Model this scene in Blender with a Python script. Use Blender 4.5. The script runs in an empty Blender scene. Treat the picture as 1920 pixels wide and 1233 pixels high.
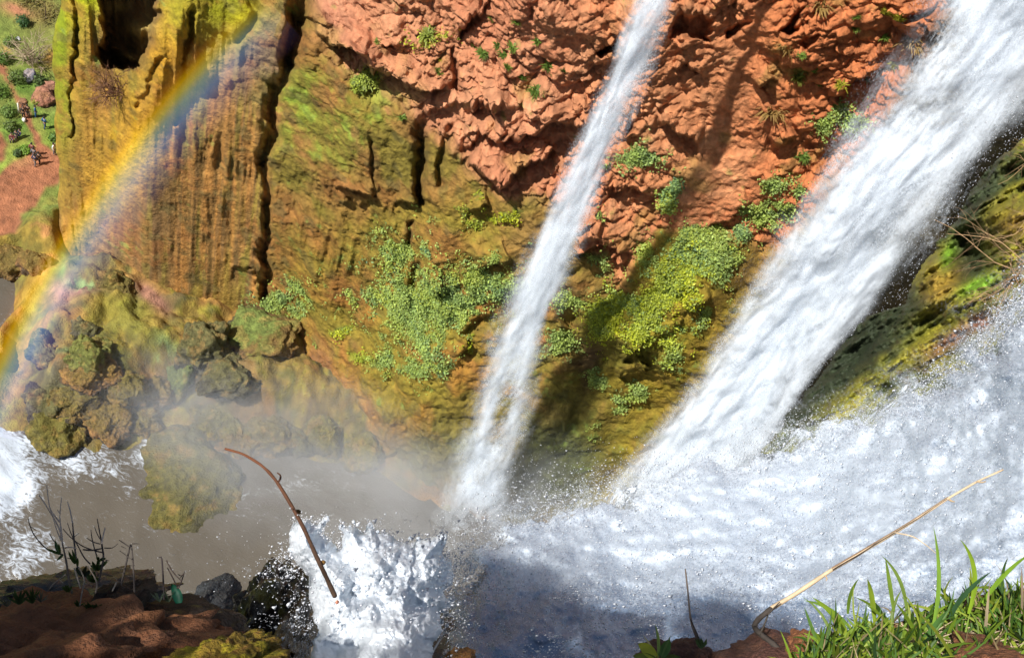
import bpy, math, random
import numpy as np
from mathutils import Matrix, Vector

random.seed(7)
rng = np.random.default_rng(7)
sc = bpy.context.scene
COL = sc.collection

# ------------------------------------------------------------------ camera
H = 95.0                                    # the viewpoint stands 95 m above the river pool
FPX, CX, CY = 1968.0, 960.0, 616.5          # focal length and centre, in photograph pixels
_vp = np.array([300.0 - CX, -(2150.0 - CY), -FPX])
_up = -_vp / np.linalg.norm(_vp)
_y = np.array([0, 0, -1.0]) - _up * (-_up[2]); _y /= np.linalg.norm(_y)
_x = np.cross(_y, _up)
RM = np.array([_x, _y, _up])                # camera axes -> world axes
EYE = np.array([0.0, 0.0, H])
cam_d = bpy.data.cameras.new('camera'); cam = bpy.data.objects.new('camera', cam_d); COL.objects.link(cam)
cam.matrix_world = Matrix.Translation(EYE) @ Matrix(RM.tolist()).to_4x4()
cam_d.sensor_width = 36.0; cam_d.lens = FPX / 1920 * 36.0
cam_d.clip_start = 0.05; cam_d.clip_end = 2000
sc.camera = cam

# ------------------------------------------------------------------ light
def ray(px, py):
    px = np.asarray(px, float); py = np.asarray(py, float)
    c = np.stack([px - CX, -(py - CY), np.full(np.broadcast(px, py).shape, -FPX)], -1)
    c /= np.linalg.norm(c, axis=-1, keepdims=True)
    return c @ RM.T
SUN = -ray(1670, 1310)                      # towards the sun: behind us, opposite the rainbow's centre
elev = math.asin(SUN[2]); azim = math.atan2(SUN[0], SUN[1])
sd = bpy.data.lights.new('sun', 'SUN'); sd.energy = 5.0; sd.angle = math.radians(0.53); sd.color = (1.0, 0.96, 0.90)
sun = bpy.data.objects.new('sun', sd); COL.objects.link(sun)
sun.rotation_euler = Vector(SUN.tolist()).to_track_quat('Z', 'Y').to_euler()
sun.location = (-60, -60, 180)
W = bpy.data.worlds.new('World'); sc.world = W; W.use_nodes = True
_nt = W.node_tree; _bg = _nt.nodes['Background']
_sky = _nt.nodes.new('ShaderNodeTexSky'); _sky.sky_type = 'NISHITA'; _sky.sun_disc = False
_sky.sun_elevation = elev; _sky.sun_rotation = azim
_nt.links.new(_sky.outputs[0], _bg.inputs[0]); _bg.inputs[1].default_value = 0.055
vs = sc.view_settings; vs.view_transform = 'Standard'; vs.look = 'None'; vs.gamma = 1.0; vs.use_curve_mapping = False
vs.exposure = 0.52
cy = sc.cycles
cy.max_bounces = 8; cy.diffuse_bounces = 3; cy.glossy_bounces = 2; cy.transmission_bounces = 4
cy.transparent_max_bounces = 24; cy.volume_bounces = 1
cy.volume_step_rate = 2.0; cy.volume_max_steps = 64
cy.sample_clamp_indirect = 6.0
cy.use_adaptive_sampling = True; cy.adaptive_threshold = 0.015
try:
    cy.use_denoising = True; cy.denoiser = 'OPENIMAGEDENOISE'; cy.denoising_input_passes = 'RGB_ALBEDO_NORMAL'
except Exception: pass

# ------------------------------------------------------------------ projection helpers
def project(P):
    c = (P - EYE) @ RM
    w = -c[..., 2]
    return CX + FPX * c[..., 0] / w, CY - FPX * c[..., 1] / w
def at(px, py, d):                          # point at distance d
    return EYE + ray(px, py) * d
def on_z(px, py, z):
    r = ray(px, py); return EYE + r * ((z - H) / r[..., 2:3] if r.ndim > 1 else (z - H) / r[2])

# ------------------------------------------------------------------ noise
def _h(ix, iy, iz, s):
    n = (ix.astype(np.uint32) * np.uint32(374761393) + iy.astype(np.uint32) * np.uint32(668265263)
         + iz.astype(np.uint32) * np.uint32(2147483647) + np.uint32(s * 974711 + 17))
    n = (n ^ (n >> np.uint32(13))) * np.uint32(1274126177)
    n = (n ^ (n >> np.uint32(16))) * np.uint32(2246822519)
    return n ^ (n >> np.uint32(15))
def _u(h): return (h & np.uint32(0xFFFFFF)).astype(np.float32) / np.float32(16777216.0)
def vnoise(p, s=0):                         # value noise in -1..1
    p = np.asarray(p, np.float32); f = np.floor(p); i = f.astype(np.int64); t = p - f
    t = t * t * t * (t * (t * 6 - 15) + 10)
    o = 0
    for dx in (0, 1):
        wx = t[..., 0] if dx else 1 - t[..., 0]
        for dy in (0, 1):
            wy = t[..., 1] if dy else 1 - t[..., 1]
            for dz in (0, 1):
                wz = t[..., 2] if dz else 1 - t[..., 2]
                o = o + wx * wy * wz * _u(_h(i[..., 0] + dx, i[..., 1] + dy, i[..., 2] + dz, s))
    return o * 2 - 1
_rz = np.array([[.6347, .5571, -.5356], [-.7654, .5303, -.3652], [.0806, .6418, .7626]])
_qq, _ = np.linalg.qr(_rz); ROT = _qq.astype(np.float32)     # turn the lattice between octaves so that it never shows
def fbm(p, oct=4, s=0, gain=0.5, lac=2.03):
    p = np.asarray(p, np.float32) @ ROT; a, o, n = 1.0, 0, 0
    for k in range(oct):
        o = o + a * vnoise(p, s + k * 7); n += a; a *= gain; p = (p * lac + 3.7) @ ROT
    return o / n * 1.6
def ridged(p, oct=4, s=0):
    p = np.asarray(p, np.float32) @ ROT; a, o, n = 1.0, 0, 0
    for k in range(oct):
        o = o + a * (1 - np.abs(vnoise(p, s + k * 7)) * 2); n += a; a *= 0.5; p = (p * 2.1 + 5.1) @ ROT
    return o / n
def worley(p, s=0):                         # nearest and second distance, id of the nearest cell
    p = np.asarray(p, np.float32); f = np.floor(p); i = f.astype(np.int64); t = p - f
    f1 = np.full(p.shape[:-1], 9, np.float32); f2 = f1.copy(); idv = np.zeros(p.shape[:-1], np.float32)
    for dx in (-1, 0, 1):
        for dy in (-1, 0, 1):
            for dz in (-1, 0, 1):
                h = _h(i[..., 0] + dx, i[..., 1] + dy, i[..., 2] + dz, s)
                jx = _u(h); h2 = (h * np.uint32(2654435761)) ^ (h >> np.uint32(7)); jy = _u(h2)
                h3 = (h2 * np.uint32(2246822519)) ^ (h2 >> np.uint32(9)); jz = _u(h3)
                d = np.sqrt((dx + jx - t[..., 0]) ** 2 + (dy + jy - t[..., 1]) ** 2 + (dz + jz - t[..., 2]) ** 2)
                m = d < f1
                f2 = np.where(m, f1, np.minimum(f2, d)); idv = np.where(m, _u(h3 * np.uint32(40503)), idv); f1 = np.where(m, d, f1)
    return f1, f2, idv
def sstep(a, b, x):
    t = np.clip((x - a) / (b - a), 0, 1); return t * t * (3 - 2 * t)
def mixc(c, col, m):
    return c + (np.asarray(col, np.float32) - c) * np.asarray(m, np.float32)[..., None]

# ------------------------------------------------------------------ 2-d helpers in photograph pixels (where a feature lies on a surface)
def line_d(x, y, pts):                      # distance to a polyline, side (above = +) and parameter
    best = np.full(x.shape, 1e9, np.float32); side = np.zeros(x.shape, np.float32); par = np.zeros(x.shape, np.float32)
    n = len(pts) - 1
    for k in range(n):
        (ax, ay), (bx, by) = pts[k], pts[k + 1]
        dx, dy = bx - ax, by - ay; L2 = dx * dx + dy * dy + 1e-9
        t = np.clip(((x - ax) * dx + (y - ay) * dy) / L2, 0, 1)
        ex, ey = x - ax - t * dx, y - ay - t * dy; d = np.sqrt(ex * ex + ey * ey)
        m = d < best
        best = np.where(m, d, best); par = np.where(m, (k + t) / n, par)
        side = np.where(m, (dx * ey - dy * ex) / math.sqrt(L2), side)
    return best, -side, par
def poly_sd(x, y, pts):                     # signed distance, inside positive
    d = line_d(x, y, list(pts) + [pts[0]])[0]; ins = np.zeros(x.shape, bool); n = len(pts); j = n - 1
    for k in range(n):
        xi, yi = pts[k]; xj, yj = pts[j]
        if yi != yj:
            ins ^= ((yi > y) != (yj > y)) & (x < (xj - xi) * (y - yi) / (yj - yi) + xi)
        j = k
    return np.where(ins, d, -d)
def blob(x, y, cx, cy, rx, ry, rot=0):
    c, s = math.cos(math.radians(rot)), math.sin(math.radians(rot))
    u = ((x - cx) * c + (y - cy) * s) / rx; v = (-(x - cx) * s + (y - cy) * c) / ry
    return np.exp(-(u * u + v * v))

# ------------------------------------------------------------------ mesh helpers
def make(name, V, F, mat=None, col=None, smooth=True, parent=None, attrs=None, matidx=None):
    """one mesh object from an (n,3) array of points and an (m,k) array of faces"""
    V = np.ascontiguousarray(V, np.float32).reshape(-1, 3); F = np.asarray(F, np.int32)
    me = bpy.data.meshes.new(name)
    me.vertices.add(len(V)); me.vertices.foreach_set('co', V.ravel())
    k = F.shape[1]
    me.loops.add(F.size); me.loops.foreach_set('vertex_index', F.ravel())
    me.polygons.add(len(F)); me.polygons.foreach_set('loop_start', np.arange(0, F.size, k, dtype=np.int32))
    try: me.polygons.foreach_set('loop_total', np.full(len(F), k, np.int32))
    except Exception: pass
    if smooth: me.polygons.foreach_set('use_smooth', np.ones(len(F), bool))
    if col is not None:
        a = me.color_attributes.new('Col', 'FLOAT_COLOR', 'POINT')
        c = np.ones((len(V), 4), np.float32); c[:, :3] = np.asarray(col, np.float32).reshape(-1, 3) if np.ndim(col) > 1 else np.asarray(col, np.float32)
        a.data.foreach_set('color', c.ravel())
    for n, v in (attrs or {}).items():
        v = np.asarray(v, np.float32)
        if v.ndim == 2:
            a = me.attributes.new(n, 'FLOAT_VECTOR', 'POINT'); a.data.foreach_set('vector', np.ascontiguousarray(v).ravel())
        else:
            a = me.attributes.new(n, 'FLOAT', 'POINT'); a.data.foreach_set('value', v)
    me.update(calc_edges=True); me.validate()
    o = bpy.data.objects.new(name, me); COL.objects.link(o)
    for m in (mat if isinstance(mat, (list, tuple)) else [mat]):
        if m: me.materials.append(m)
    if matidx is not None: me.polygons.foreach_set('material_index', np.asarray(matidx, np.int32))
    if parent: o.parent = parent
    return o
def grid_faces(nr, nc, keep=None):
    a = np.arange(nr * nc, dtype=np.int32).reshape(nr, nc)
    F = np.stack([a[:-1, :-1], a[1:, :-1], a[1:, 1:], a[:-1, 1:]], -1).reshape(-1, 4)
    return F if keep is None else F[keep.ravel()]
def compact(V, F, *arrs):
    u, inv = np.unique(F, return_inverse=True)
    return (V[u], inv.reshape(F.shape)) + tuple(a[u] for a in arrs)
def tag(o, label=None, cat=None, group=None, kind=None):
    if label: o['label'] = label
    if cat: o['category'] = cat
    if group: o['group'] = group
    if kind: o['kind'] = kind
    return o
def empty(name, loc=(0, 0, 0)):
    o = bpy.data.objects.new(name, None); COL.objects.link(o); o.location = [float(v) for v in loc]; o.empty_display_size = 0.2; return o
def tube(pts, rad, n=6, cap=True):
    """tapered tube along a polyline -> V, F(quads)"""
    P = np.asarray(pts, float); m = len(P); rad = np.broadcast_to(np.asarray(rad, float), (m,))
    T = np.gradient(P, axis=0); T /= np.linalg.norm(T, axis=1, keepdims=True) + 1e-9
    ref = np.array([0.31, 0.77, 0.55]); A = np.cross(T, ref); A /= np.linalg.norm(A, axis=1, keepdims=True) + 1e-9; B = np.cross(T, A)
    an = np.arange(n) * 2 * math.pi / n
    V = P[:, None] + rad[:, None, None] * (A[:, None] * np.cos(an)[None, :, None] + B[:, None] * np.sin(an)[None, :, None])
    F = []
    for i in range(m - 1):
        for k in range(n):
            F.append((i * n + k, i * n + (k + 1) % n, (i + 1) * n + (k + 1) % n, (i + 1) * n + k))
    V = V.reshape(-1, 3)
    if cap:
        V = np.vstack([V, P[0] - T[0] * rad[0] * .4, P[-1] + T[-1] * rad[-1] * .6]); a, b = m * n, m * n + 1
        for k in range(n):
            F.append((a, a, (k + 1) % n, k)); F.append((b, b, (m - 1) * n + k, (m - 1) * n + (k + 1) % n))
    F = np.array(F, np.int32)
    return V, F
class Soup:
    """collects pieces (with colours) that become one mesh"""
    def __init__(s): s.V, s.F, s.C, s.n = [], [], [], 0
    def add(s, V, F, c):
        V = np.asarray(V, np.float32); s.V.append(V); s.F.append(np.asarray(F, np.int32) + s.n)
        s.C.append(np.broadcast_to(np.asarray(c, np.float32), (len(V), 3))); s.n += len(V)
    def build(s, name, mat, parent=None, smooth=True):
        V = np.vstack(s.V); F = np.vstack(s.F); C = np.vstack(s.C)
        if F.shape[1] == 4:                                  # degenerate quads (tube caps) become triangles
            T = F[:, 0] == F[:, 1]
            if T.any():
                Q = F[~T]; F = np.vstack([Q[:, [0, 1, 2]], Q[:, [0, 2, 3]], F[T][:, 1:]])
        return make(name, V, F, mat, C, smooth, parent)

# ------------------------------------------------------------------ materials
def newmat(name):
    m = bpy.data.materials.new(name); m.use_nodes = True; nt = m.node_tree
    for n in list(nt.nodes): nt.nodes.remove(n)
    out = nt.nodes.new('ShaderNodeOutputMaterial')
    def N(t, **kw):
        n = nt.nodes.new(t)
        for k, v in kw.items():
            if k[0] == 'i' and k[1:].isdigit(): n.inputs[int(k[1:])].default_value = v
            elif k in n.inputs.keys(): n.inputs[k].default_value = v
            else: setattr(n, k, v)
        return n
    def L(a, b): nt.links.new(a, b)
    return m, nt, N, L, out
def rock_mat(name, rough=0.85, spec=0.3, scale=3.0, bump=0.25, vary=0.35, bdist=0.15, fine=14.0):
    m, nt, N, L, out = newmat(name)
    b = N('ShaderNodeBsdfPrincipled'); b.inputs['Roughness'].default_value = rough; b.inputs['Specular IOR Level'].default_value = spec
    c = N('ShaderNodeVertexColor', layer_name='Col'); g = N('ShaderNodeNewGeometry')
    n1 = N('ShaderNodeTexNoise', Scale=scale, Detail=8.0, Roughness=0.7); L(g.outputs['Position'], n1.inputs['Vector'])
    n2 = N('ShaderNodeTexNoise', Scale=fine, Detail=5.0, Roughness=0.6); L(g.outputs['Position'], n2.inputs['Vector'])
    mr = N('ShaderNodeMapRange'); mr.inputs[1].default_value = .25; mr.inputs[2].default_value = .75
    mr.inputs[3].default_value = 1 - vary; mr.inputs[4].default_value = 1 + vary; L(n1.outputs[0], mr.inputs[0])
    v = N('ShaderNodeVectorMath', operation='SCALE'); L(c.outputs[0], v.inputs[0]); L(mr.outputs[0], v.inputs[3])
    L(v.outputs[0], b.inputs['Base Color'])
    ad = N('ShaderNodeMath', operation='ADD'); L(n1.outputs[0], ad.inputs[0]); L(n2.outputs[0], ad.inputs[1])
    bp = N('ShaderNodeBump'); bp.inputs['Strength'].default_value = bump; bp.inputs['Distance'].default_value = bdist
    L(ad.outputs[0], bp.inputs['Height']); L(bp.outputs[0], b.inputs['Normal']); L(b.outputs[0], out.inputs[0])
    return m
def leaf_mat(name, rough=0.5, trans=0.35):
    m, nt, N, L, out = newmat(name)
    b = N('ShaderNodeBsdfPrincipled'); b.inputs['Roughness'].default_value = rough; b.inputs['Specular IOR Level'].default_value = .35
    c = N('ShaderNodeVertexColor', layer_name='Col'); g = N('ShaderNodeNewGeometry')
    n1 = N('ShaderNodeTexNoise', Scale=9.0, Detail=3.0); L(g.outputs['Position'], n1.inputs['Vector'])
    mr = N('ShaderNodeMapRange'); mr.inputs[3].default_value = .75; mr.inputs[4].default_value = 1.25; L(n1.outputs[0], mr.inputs[0])
    v = N('ShaderNodeVectorMath', operation='SCALE'); L(c.outputs[0], v.inputs[0]); L(mr.outputs[0], v.inputs[3])
    L(v.outputs[0], b.inputs['Base Color'])
    t = N('ShaderNodeBsdfTranslucent'); L(v.outputs[0], t.inputs[0])
    mx = N('ShaderNodeMixShader', i0=trans); L(b.outputs[0], mx.inputs[1]); L(t.outputs[0], mx.inputs[2]); L(mx.outputs[0], out.inputs[0])
    return m
M_cliff = rock_mat('cliff_rock', scale=1.1, bump=0.7, bdist=.35, fine=4.0, vary=.32)
M_rock = rock_mat('mossy_rock', scale=1.4, bump=1.0, bdist=.45, fine=5.0, vary=.55)
M_soil = rock_mat('gorge_soil', scale=.9, bump=0.9, bdist=.3, fine=5.0, vary=.4)
M_near = rock_mat('ledge_rock', scale=9.0, bump=1.0, bdist=.04, fine=55.0, vary=.55, rough=.75)
M_leaf = leaf_mat('leaf')
# ================================================================== the cliff (structure)
_phi = np.radians([-60, -38, -35.5, -30, -22.5, -16, -7.6, 2, 8, 14, 19, 24, 30, 40, 60])
_rad = np.array([92, 82, 80.5, 74, 70, 65.5, 61.5, 61, 63, 66, 66, 63, 58, 50, 44.0])
def r_base(phi): return np.interp(phi, _phi, _rad)
def wall_solve(px, py):
    """rays -> points of the smooth base wall"""
    R_ = ray(px, py); hz = np.hypot(R_[..., 0], R_[..., 1]); phi = np.arctan2(R_[..., 0], R_[..., 1]); slope = R_[..., 2] / hz
    rb = r_base(phi); r = rb.copy()
    for _ in range(6):
        z = H + r * slope
        lo = np.clip((px - 420) / 300, 0.25, 1)
        r = rb - 5.0 * lo * np.exp(-np.clip(z, 0, 99) / 9.0) + 0.02 * z
    return np.stack([r * np.sin(phi), r * np.cos(phi), H + r * slope], -1)

NC, NR = 860, 560
_gx = np.concatenate([np.linspace(88, 1840, NC - 40), np.linspace(1850, 2500, 40)]); _gy = np.linspace(-46, 1010, NR)
PX, PY = np.meshgrid(_gx, _gy)
edge = 104 + np.interp(PY, [-50, 25, 50, 170, 300, 400, 520], [12, 8, -4, -3, 4, 8, 10]) + 2.5 * np.sin(PY * .045) + 1.5 * np.sin(PY * .13 + 1)
back = np.clip((edge - PX) / 10.0, 0, None)                        # columns left of the silhouette turn back into the gorge
PX = np.maximum(PX, edge)
B = wall_solve(PX, PY)
RAYS = ray(PX, PY)
phi = np.arctan2(B[..., 0], B[..., 1])
# coordinates for the noise: along the wall, out, up
s_al = phi * 66.0
Q = np.stack([s_al, np.hypot(B[..., 0], B[..., 1]) * .3, B[..., 2]], -1).astype(np.float32)
wx = PX + 14 * fbm(Q * .35, 3, 91) + 5 * fbm(Q * 1.4, 2, 95); wy = PY + 14 * fbm(Q * .35, 3, 92) + 5 * fbm(Q * 1.4, 2, 96)

# zones -------------------------------------------------------------------------------------------------
Z_red = sstep(-22, 22, poly_sd(wx, wy, [(566, -90), (590, 70), (640, 120), (700, 165), (760, 190), (800, 250), (850, 262), (905, 318), (985, 350), (1060, 380), (1085, 440), (1140, 490), (1150, 545),
        (1190, 500), (1215, 455), (1290, 420), (1400, 448), (1430, 465), (1480, 440), (1620, 300), (1900, -90)]))
Z_left = sstep(15, -25, wx - (545 - (wy - 60) * .09))             # the striped curtain and everything left of it
Z_mid = sstep(-30, 25, poly_sd(wx, wy, [(500, 60), (600, 90), (760, 180), (800, 260), (800, 400), (780, 470), (700, 600), (450, 640), (490, 400)]))
low = sstep(330, 560, wy + .10 * (wx - 700)) * sstep(480, 560, wx)
rightlow = sstep(-25, 25, poly_sd(wx, wy, [(1175, 560), (1240, 430), (1290, 425), (1450, 460), (1440, 560), (1280, 760), (1130, 960), (980, 980), (1060, 800), (1100, 600)]))

# fine relief -------------------------------------------------------------------------------------------
f1, f2, cid = worley(Q * np.array([.30, .3, .34]) + .35 * fbm(Q * .25, 2, 3)[..., None], 5)
g1, g2, _ = worley(Q * np.array([.75, .6, .85]) + .3 * fbm(Q * .6, 2, 13)[..., None], 6)
h1, h2, _ = worley(Q * np.array([1.9, 1.4, 2.1]) + .25 * fbm(Q * 1.4, 2, 15)[..., None], 8)
gapn = sstep(-.25, .3, fbm(Q * .3, 2, 17))
lump = .9 * (1 - f1 ** 2 * 1.1) + 1.1 * (1 - g1 ** 2 * 1.3) * (.6 + .5 * cid) + .5 * (1 - h1 ** 2) - (.95 * np.exp(-(g2 - g1) / .09) + .35 * np.exp(-(h2 - h1) / .12)) * gapn - .8 * np.exp(-(f2 - f1) / .07)
big = fbm(Q * .075, 3, 21)
mid = fbm(Q * .22, 4, 22)
fin = fbm(Q * .9, 4, 23)
Qf = Q * np.array([1.15, .4, .075]) + np.stack([.35 * fbm(Q * .12, 3, 31)] * 3, -1)
flute = ridged(Qf, 4, 33); flute2 = fbm(Q * np.array([2.6, .5, .16]), 3, 35)
rough_z = np.clip(fbm(Q * .1, 3, 41) + .35, 0, 1)                 # where the red rock is smooth soil or lumps
smooth_red = np.clip(blob(PX, PY, 1380, 300, 70, 160, 25) * 1.3 + blob(PX, PY, 640, 30, 70, 40) + blob(PX, PY, 1150, 290, 130, 45, -20) + .6 * blob(PX, PY, 1030, 60, 120, 50), 0, 1)
smooth_red = np.clip(smooth_red + .7 * np.exp(-(line_d(PX, PY, [(1470, -20), (1370, 160), (1330, 290), (1256, 413)])[0] / 55) ** 2), 0, 1)
A_red = Z_red * (1 - .72 * smooth_red) * (.38 + .85 * rough_z)
N_ = np.stack([-np.sin(phi), -np.cos(phi), np.full(phi.shape, .12)], -1); N_ /= np.linalg.norm(N_, axis=-1, keepdims=True)
dn = A_red * (1.05 * lump - .9)
dn += (1 - Z_red) * (.5 * mid + .14 * fin) * (1 - .6 * Z_left * sstep(150, 260, wy))
dn += Z_red * (1 - .5 * smooth_red) * (.9 * mid + .40 * fin + .22 * ridged(Q * 1.6, 3, 24)) + .10 * fbm(Q * 2.6, 2, 25) * (1 - .8 * Z_left)
curt = np.clip(Z_left + .75 * Z_mid * sstep(180, 330, wy), 0, 1) * (1 - Z_red)
dn += curt * ((.36 * flute + .24 * flute2) * (.35 + .9 * sstep(-.3, .4, fbm(Q * .13, 3, 37))) + .16 * (1 - g1 ** 2) * sstep(.1, .5, fbm(Q * .1, 2, 38)) + .05 * fbm(Q * 2.2, 3, 39))
dn += (1 - curt) * (1 - Z_red) * (.55 * (1 - f1 ** 2 * 1.2) + .28 * (1 - g1 ** 2 * 1.2)) * (.55 + .6 * low)
dn += 1.6 * big * (1 - .6 * Z_left)

# authored forms (placed by where they lie on the wall) ---------------------------------------------------
da = np.zeros(PX.shape, np.float32)
def bulge(cx, cy, rx, ry, rot, a): 
    global da; da = da + a * blob(PX, PY, cx, cy, rx, ry, rot)
def crack(pts, w, depth, w2=None):
    global da; d, s, t = line_d(PX + .65 * (wx - PX), PY + .65 * (wy - PY), pts); ww = w if w2 is None else w + (w2 - w) * t
    e = sstep(0, .08, t) * sstep(1, .9, t) if False else 1
    da = da - depth * np.exp(-(d / ww) ** 2) * e * (.55 + .6 * sstep(-.5, .4, mid))
def ledge(pts, up, dn_, Lu, Ld):
    """rock stands out above the line and is undercut below it"""
    global da; d, s, t = line_d(wx, wy, pts)
    e = sstep(0, .12, t) * sstep(1, .88, t); e = np.where(d > np.abs(s) * 1.5 + 4, 0, 1) * e
    da = da + e * np.where(s > 0, up * np.exp(-(s / Lu) ** 2 * .7), -dn_ * np.exp(-(-s / Ld)) * sstep(0, 5, -s) + up * np.exp(-(s / 3.0) ** 2))
def hole(pts, depth, soft=10):
    global da; da = da - depth * sstep(-2, soft, poly_sd(wx, wy, pts))

bulge(330, 300, 120, 320, 2, 3.2); bulge(610, 330, 105, 230, 0, 3.0); bulge(150, 200, 38, 400, 0, 2.6)
bulge(300, 130, 46, 190, 24, 3.0); bulge(250, 330, 60, 150, 8, 1.2)
bulge(870, 700, 150, 120, -10, 2.0); bulge(1330, 520, 110, 60, -45, 2.5); bulge(1030, 760, 60, 130, 22, 2.4); bulge(580, 740, 90, 70, 0, 1.8)
bulge(960, 480, 80, 80, 0, 1.2); bulge(1170, 660, 50, 90, 20, 2.0); bulge(1290, 640, 100, 60, -50, 1.6)
bulge(960, 200, 100, 70, 0, 1.3); bulge(1560, 60, 90, 70, -30, 1.8); bulge(1690, 40, 60, 40, 0, 2.5)
crack([(560, -50), (556, 20), (535, 120), (505, 205), (507, 262), (497, 310), (500, 420), (492, 560)], 15, 3.4, 8)
crack([(572, -60), (566, 20), (548, 100)], 16, 2.5)
crack([(793, 232), (790, 300), (791, 368)], 9, 3.4)
crack([(140, -50), (141, 20), (146, 80), (136, 160), (130, 250)], 6, 1.8, 3)
crack([(361, 20), (350, 90), (338, 160), (330, 231)], 6, 2.2, 5)
crack([(300, 110), (270, 180), (262, 200)], 6, 1.2)
crack([(455, -30), (480, 30), (440, 80)], 8, 1.6)
crack([(851, 100), (851, 175)], 6, 2.2); crack([(906, -20), (893, 45), (858, 68)], 8, 2.6)
crack([(848, 235), (826, 300), (830, 330)], 6, 1.6); crack([(700, 250), (702, 360)], 4, 1.0)
crack([(779, 490), (775, 545), (768, 580)], 6, 1.8); crack([(775, 415), (768, 450)], 5, 1.4)
crack([(1065, 600), (1100, 690), (1080, 800), (1000, 900)], 16, 2.2, 26)
hole([(188, -60), (188, 60), (178, 100), (190, 135), (240, 128), (272, 120), (292, 66), (316, -60)], 11.0, 14)
bulge(262, 52, 26, 16, 10, 3.0); bulge(240, 108, 18, 12, 0, 3.2); bulge(210, 92, 14, 8, 0, 2.4)
hole([(1262, 22), (1283, 34), (1313, 27), (1340, 42), (1328, 82), (1293, 68), (1266, 80)], 4.0, 10)
hole([(1484, 60), (1470, 52), (1500, 25), (1524, 8), (1516, 30), (1502, 52)], 3.6, 8)
hole([(1355, 70), (1372, 55), (1412, 40), (1392, 62), (1362, 80)], 2.6, 8)
hole([(1122, 105), (1150, 80), (1172, 62), (1166, 96), (1134, 112)], 3.2, 8)
hole([(1172, 240), (1176, 224), (1188, 236), (1182, 250)], 2.2, 5)
hole([(1505, 80), (1520, 60), (1545, 62), (1512, 92)], 2.0, 7)
hole([(1660, 40), (1700, 30), (1745, 5), (1740, 30), (1690, 52)], 3.0, 9)
for p, a in (([(560, 20), (612, 88), (690, 100)], 2.0), ([(612, 88), (690, 98), (702, 130), (765, 145), (802, 162), (846, 176)], 2.6), ([(848, 70), (894, 42), (906, 0)], 1.6),
             ([(793, 220), (860, 204), (965, 193)], 1.4), ([(862, 206), (900, 212), (960, 195)], 1.3), ([(880, 270), (909, 298), (962, 312), (1012, 307), (1048, 288)], 2.6),
             ([(948, 262), (1000, 250), (1048, 238), (1112, 210)], 2.2), ([(860, 255), (906, 244), (948, 262)], 1.2),
             ([(1232, 214), (1259, 246), (1290, 270), (1320, 273)], 2.2), ([(1262, 120), (1300, 136), (1310, 150)], 1.2), ([(1556, 186), (1580, 170), (1616, 146), (1660, 138)], 1.8),
             ([(1420, 170), (1445, 150), (1455, 145)], 1.8), ([(640, 358), (668, 356), (702, 366)], 1.6), ([(738, 372), (790, 372)], 1.6), ([(640, 392), (690, 380), (704, 372)], .9),
             ([(900, 494), (930, 478), (964, 460)], 1.8), ([(816, 530), (852, 508)], 2.0), ([(880, 372), (905, 378), (925, 368)], 1.5), ([(1085, 465), (1112, 452), (1140, 450)], 1.4),
             ([(870, 600), (900, 590), (925, 575)], 1.2), ([(860, 650), (882, 632), (886, 616)], 1.6), ([(1075, 425), (1100, 432), (1130, 420)], 1.4), ([(1130, 352), (1160, 362), (1190, 350), (1220, 352)], 1.5),
             ([(1155, 680), (1185, 640), (1225, 635)], 1.8), ([(1150, 715), (1185, 700), (1215, 690)], 1.6), ([(1290, 560), (1320, 548), (1345, 530)], 1.2), ([(1180, 645), (1220, 630), (1300, 560)], .8),
             ([(1330, 415), (1380, 400), (1420, 380)], .9), ([(1440, 260), (1470, 270), (1490, 262)], 1.2), ([(440, 690), (470, 672), (515, 640)], 1.6), ([(430, 505), (455, 500), (490, 520)], .9)):
    ledge(p, a, a * .8, 30, 22)
da *= .85

W_ = B + N_ * dn[..., None] - RAYS * da[..., None]
# the left edge turns back into the gorge behind the buttress
W_ = W_ + RAYS * (back * 14)[..., None]
tiltL = np.clip((edge + 16 - PX) / 16, 0, 1) ** 2
W_ = W_ + RAYS * (tiltL * 2.2)[..., None]

# colours -----------------------------------------------------------------------------------------------
n_a, n_b, n_c = fbm(Q * .16, 4, 51), fbm(Q * .5, 4, 52), fbm(Q * 1.7, 3, 53)
st = fbm(Q * np.array([1.5, .4, .07]), 4, 54); st2 = fbm(Q * np.array([.6, .3, .05]), 3, 55)
c = np.empty(PX.shape + (3,), np.float32); c[:] = (.275, .165, .045)
c = mixc(c, (.33, .17, .055), sstep(-.2, .6, n_a)); c = mixc(c, (.20, .135, .030), sstep(.0, .7, n_b) * .7)
# red rock
red = np.empty_like(c); red[:] = (.47, .190, .080)
red = mixc(red, (.55, .255, .12), sstep(-.1, .7, n_b) * .8); red = mixc(red, (.42, .13, .05), sstep(0, .7, -n_a + .5 * n_c) * .7)
red = mixc(red, (.46, .145, .048), sstep(1300, 1500, wx) * .8); red = mixc(red, (.30, .11, .045), sstep(1560, 1720, wx) * sstep(.2, -.4, n_b) * .9)
red = mixc(red, (.49, .22, .125), sstep(1180, 1000, wx) * .45); red = mixc(red, (.36, .165, .105), sstep(720, 580, wx) * .5)
red = mixc(red, (.30, .20, .05), sstep(.5, .9, fbm(Q * .3, 3, 57)) * .5)
c = mixc(c, red, Z_red)
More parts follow.
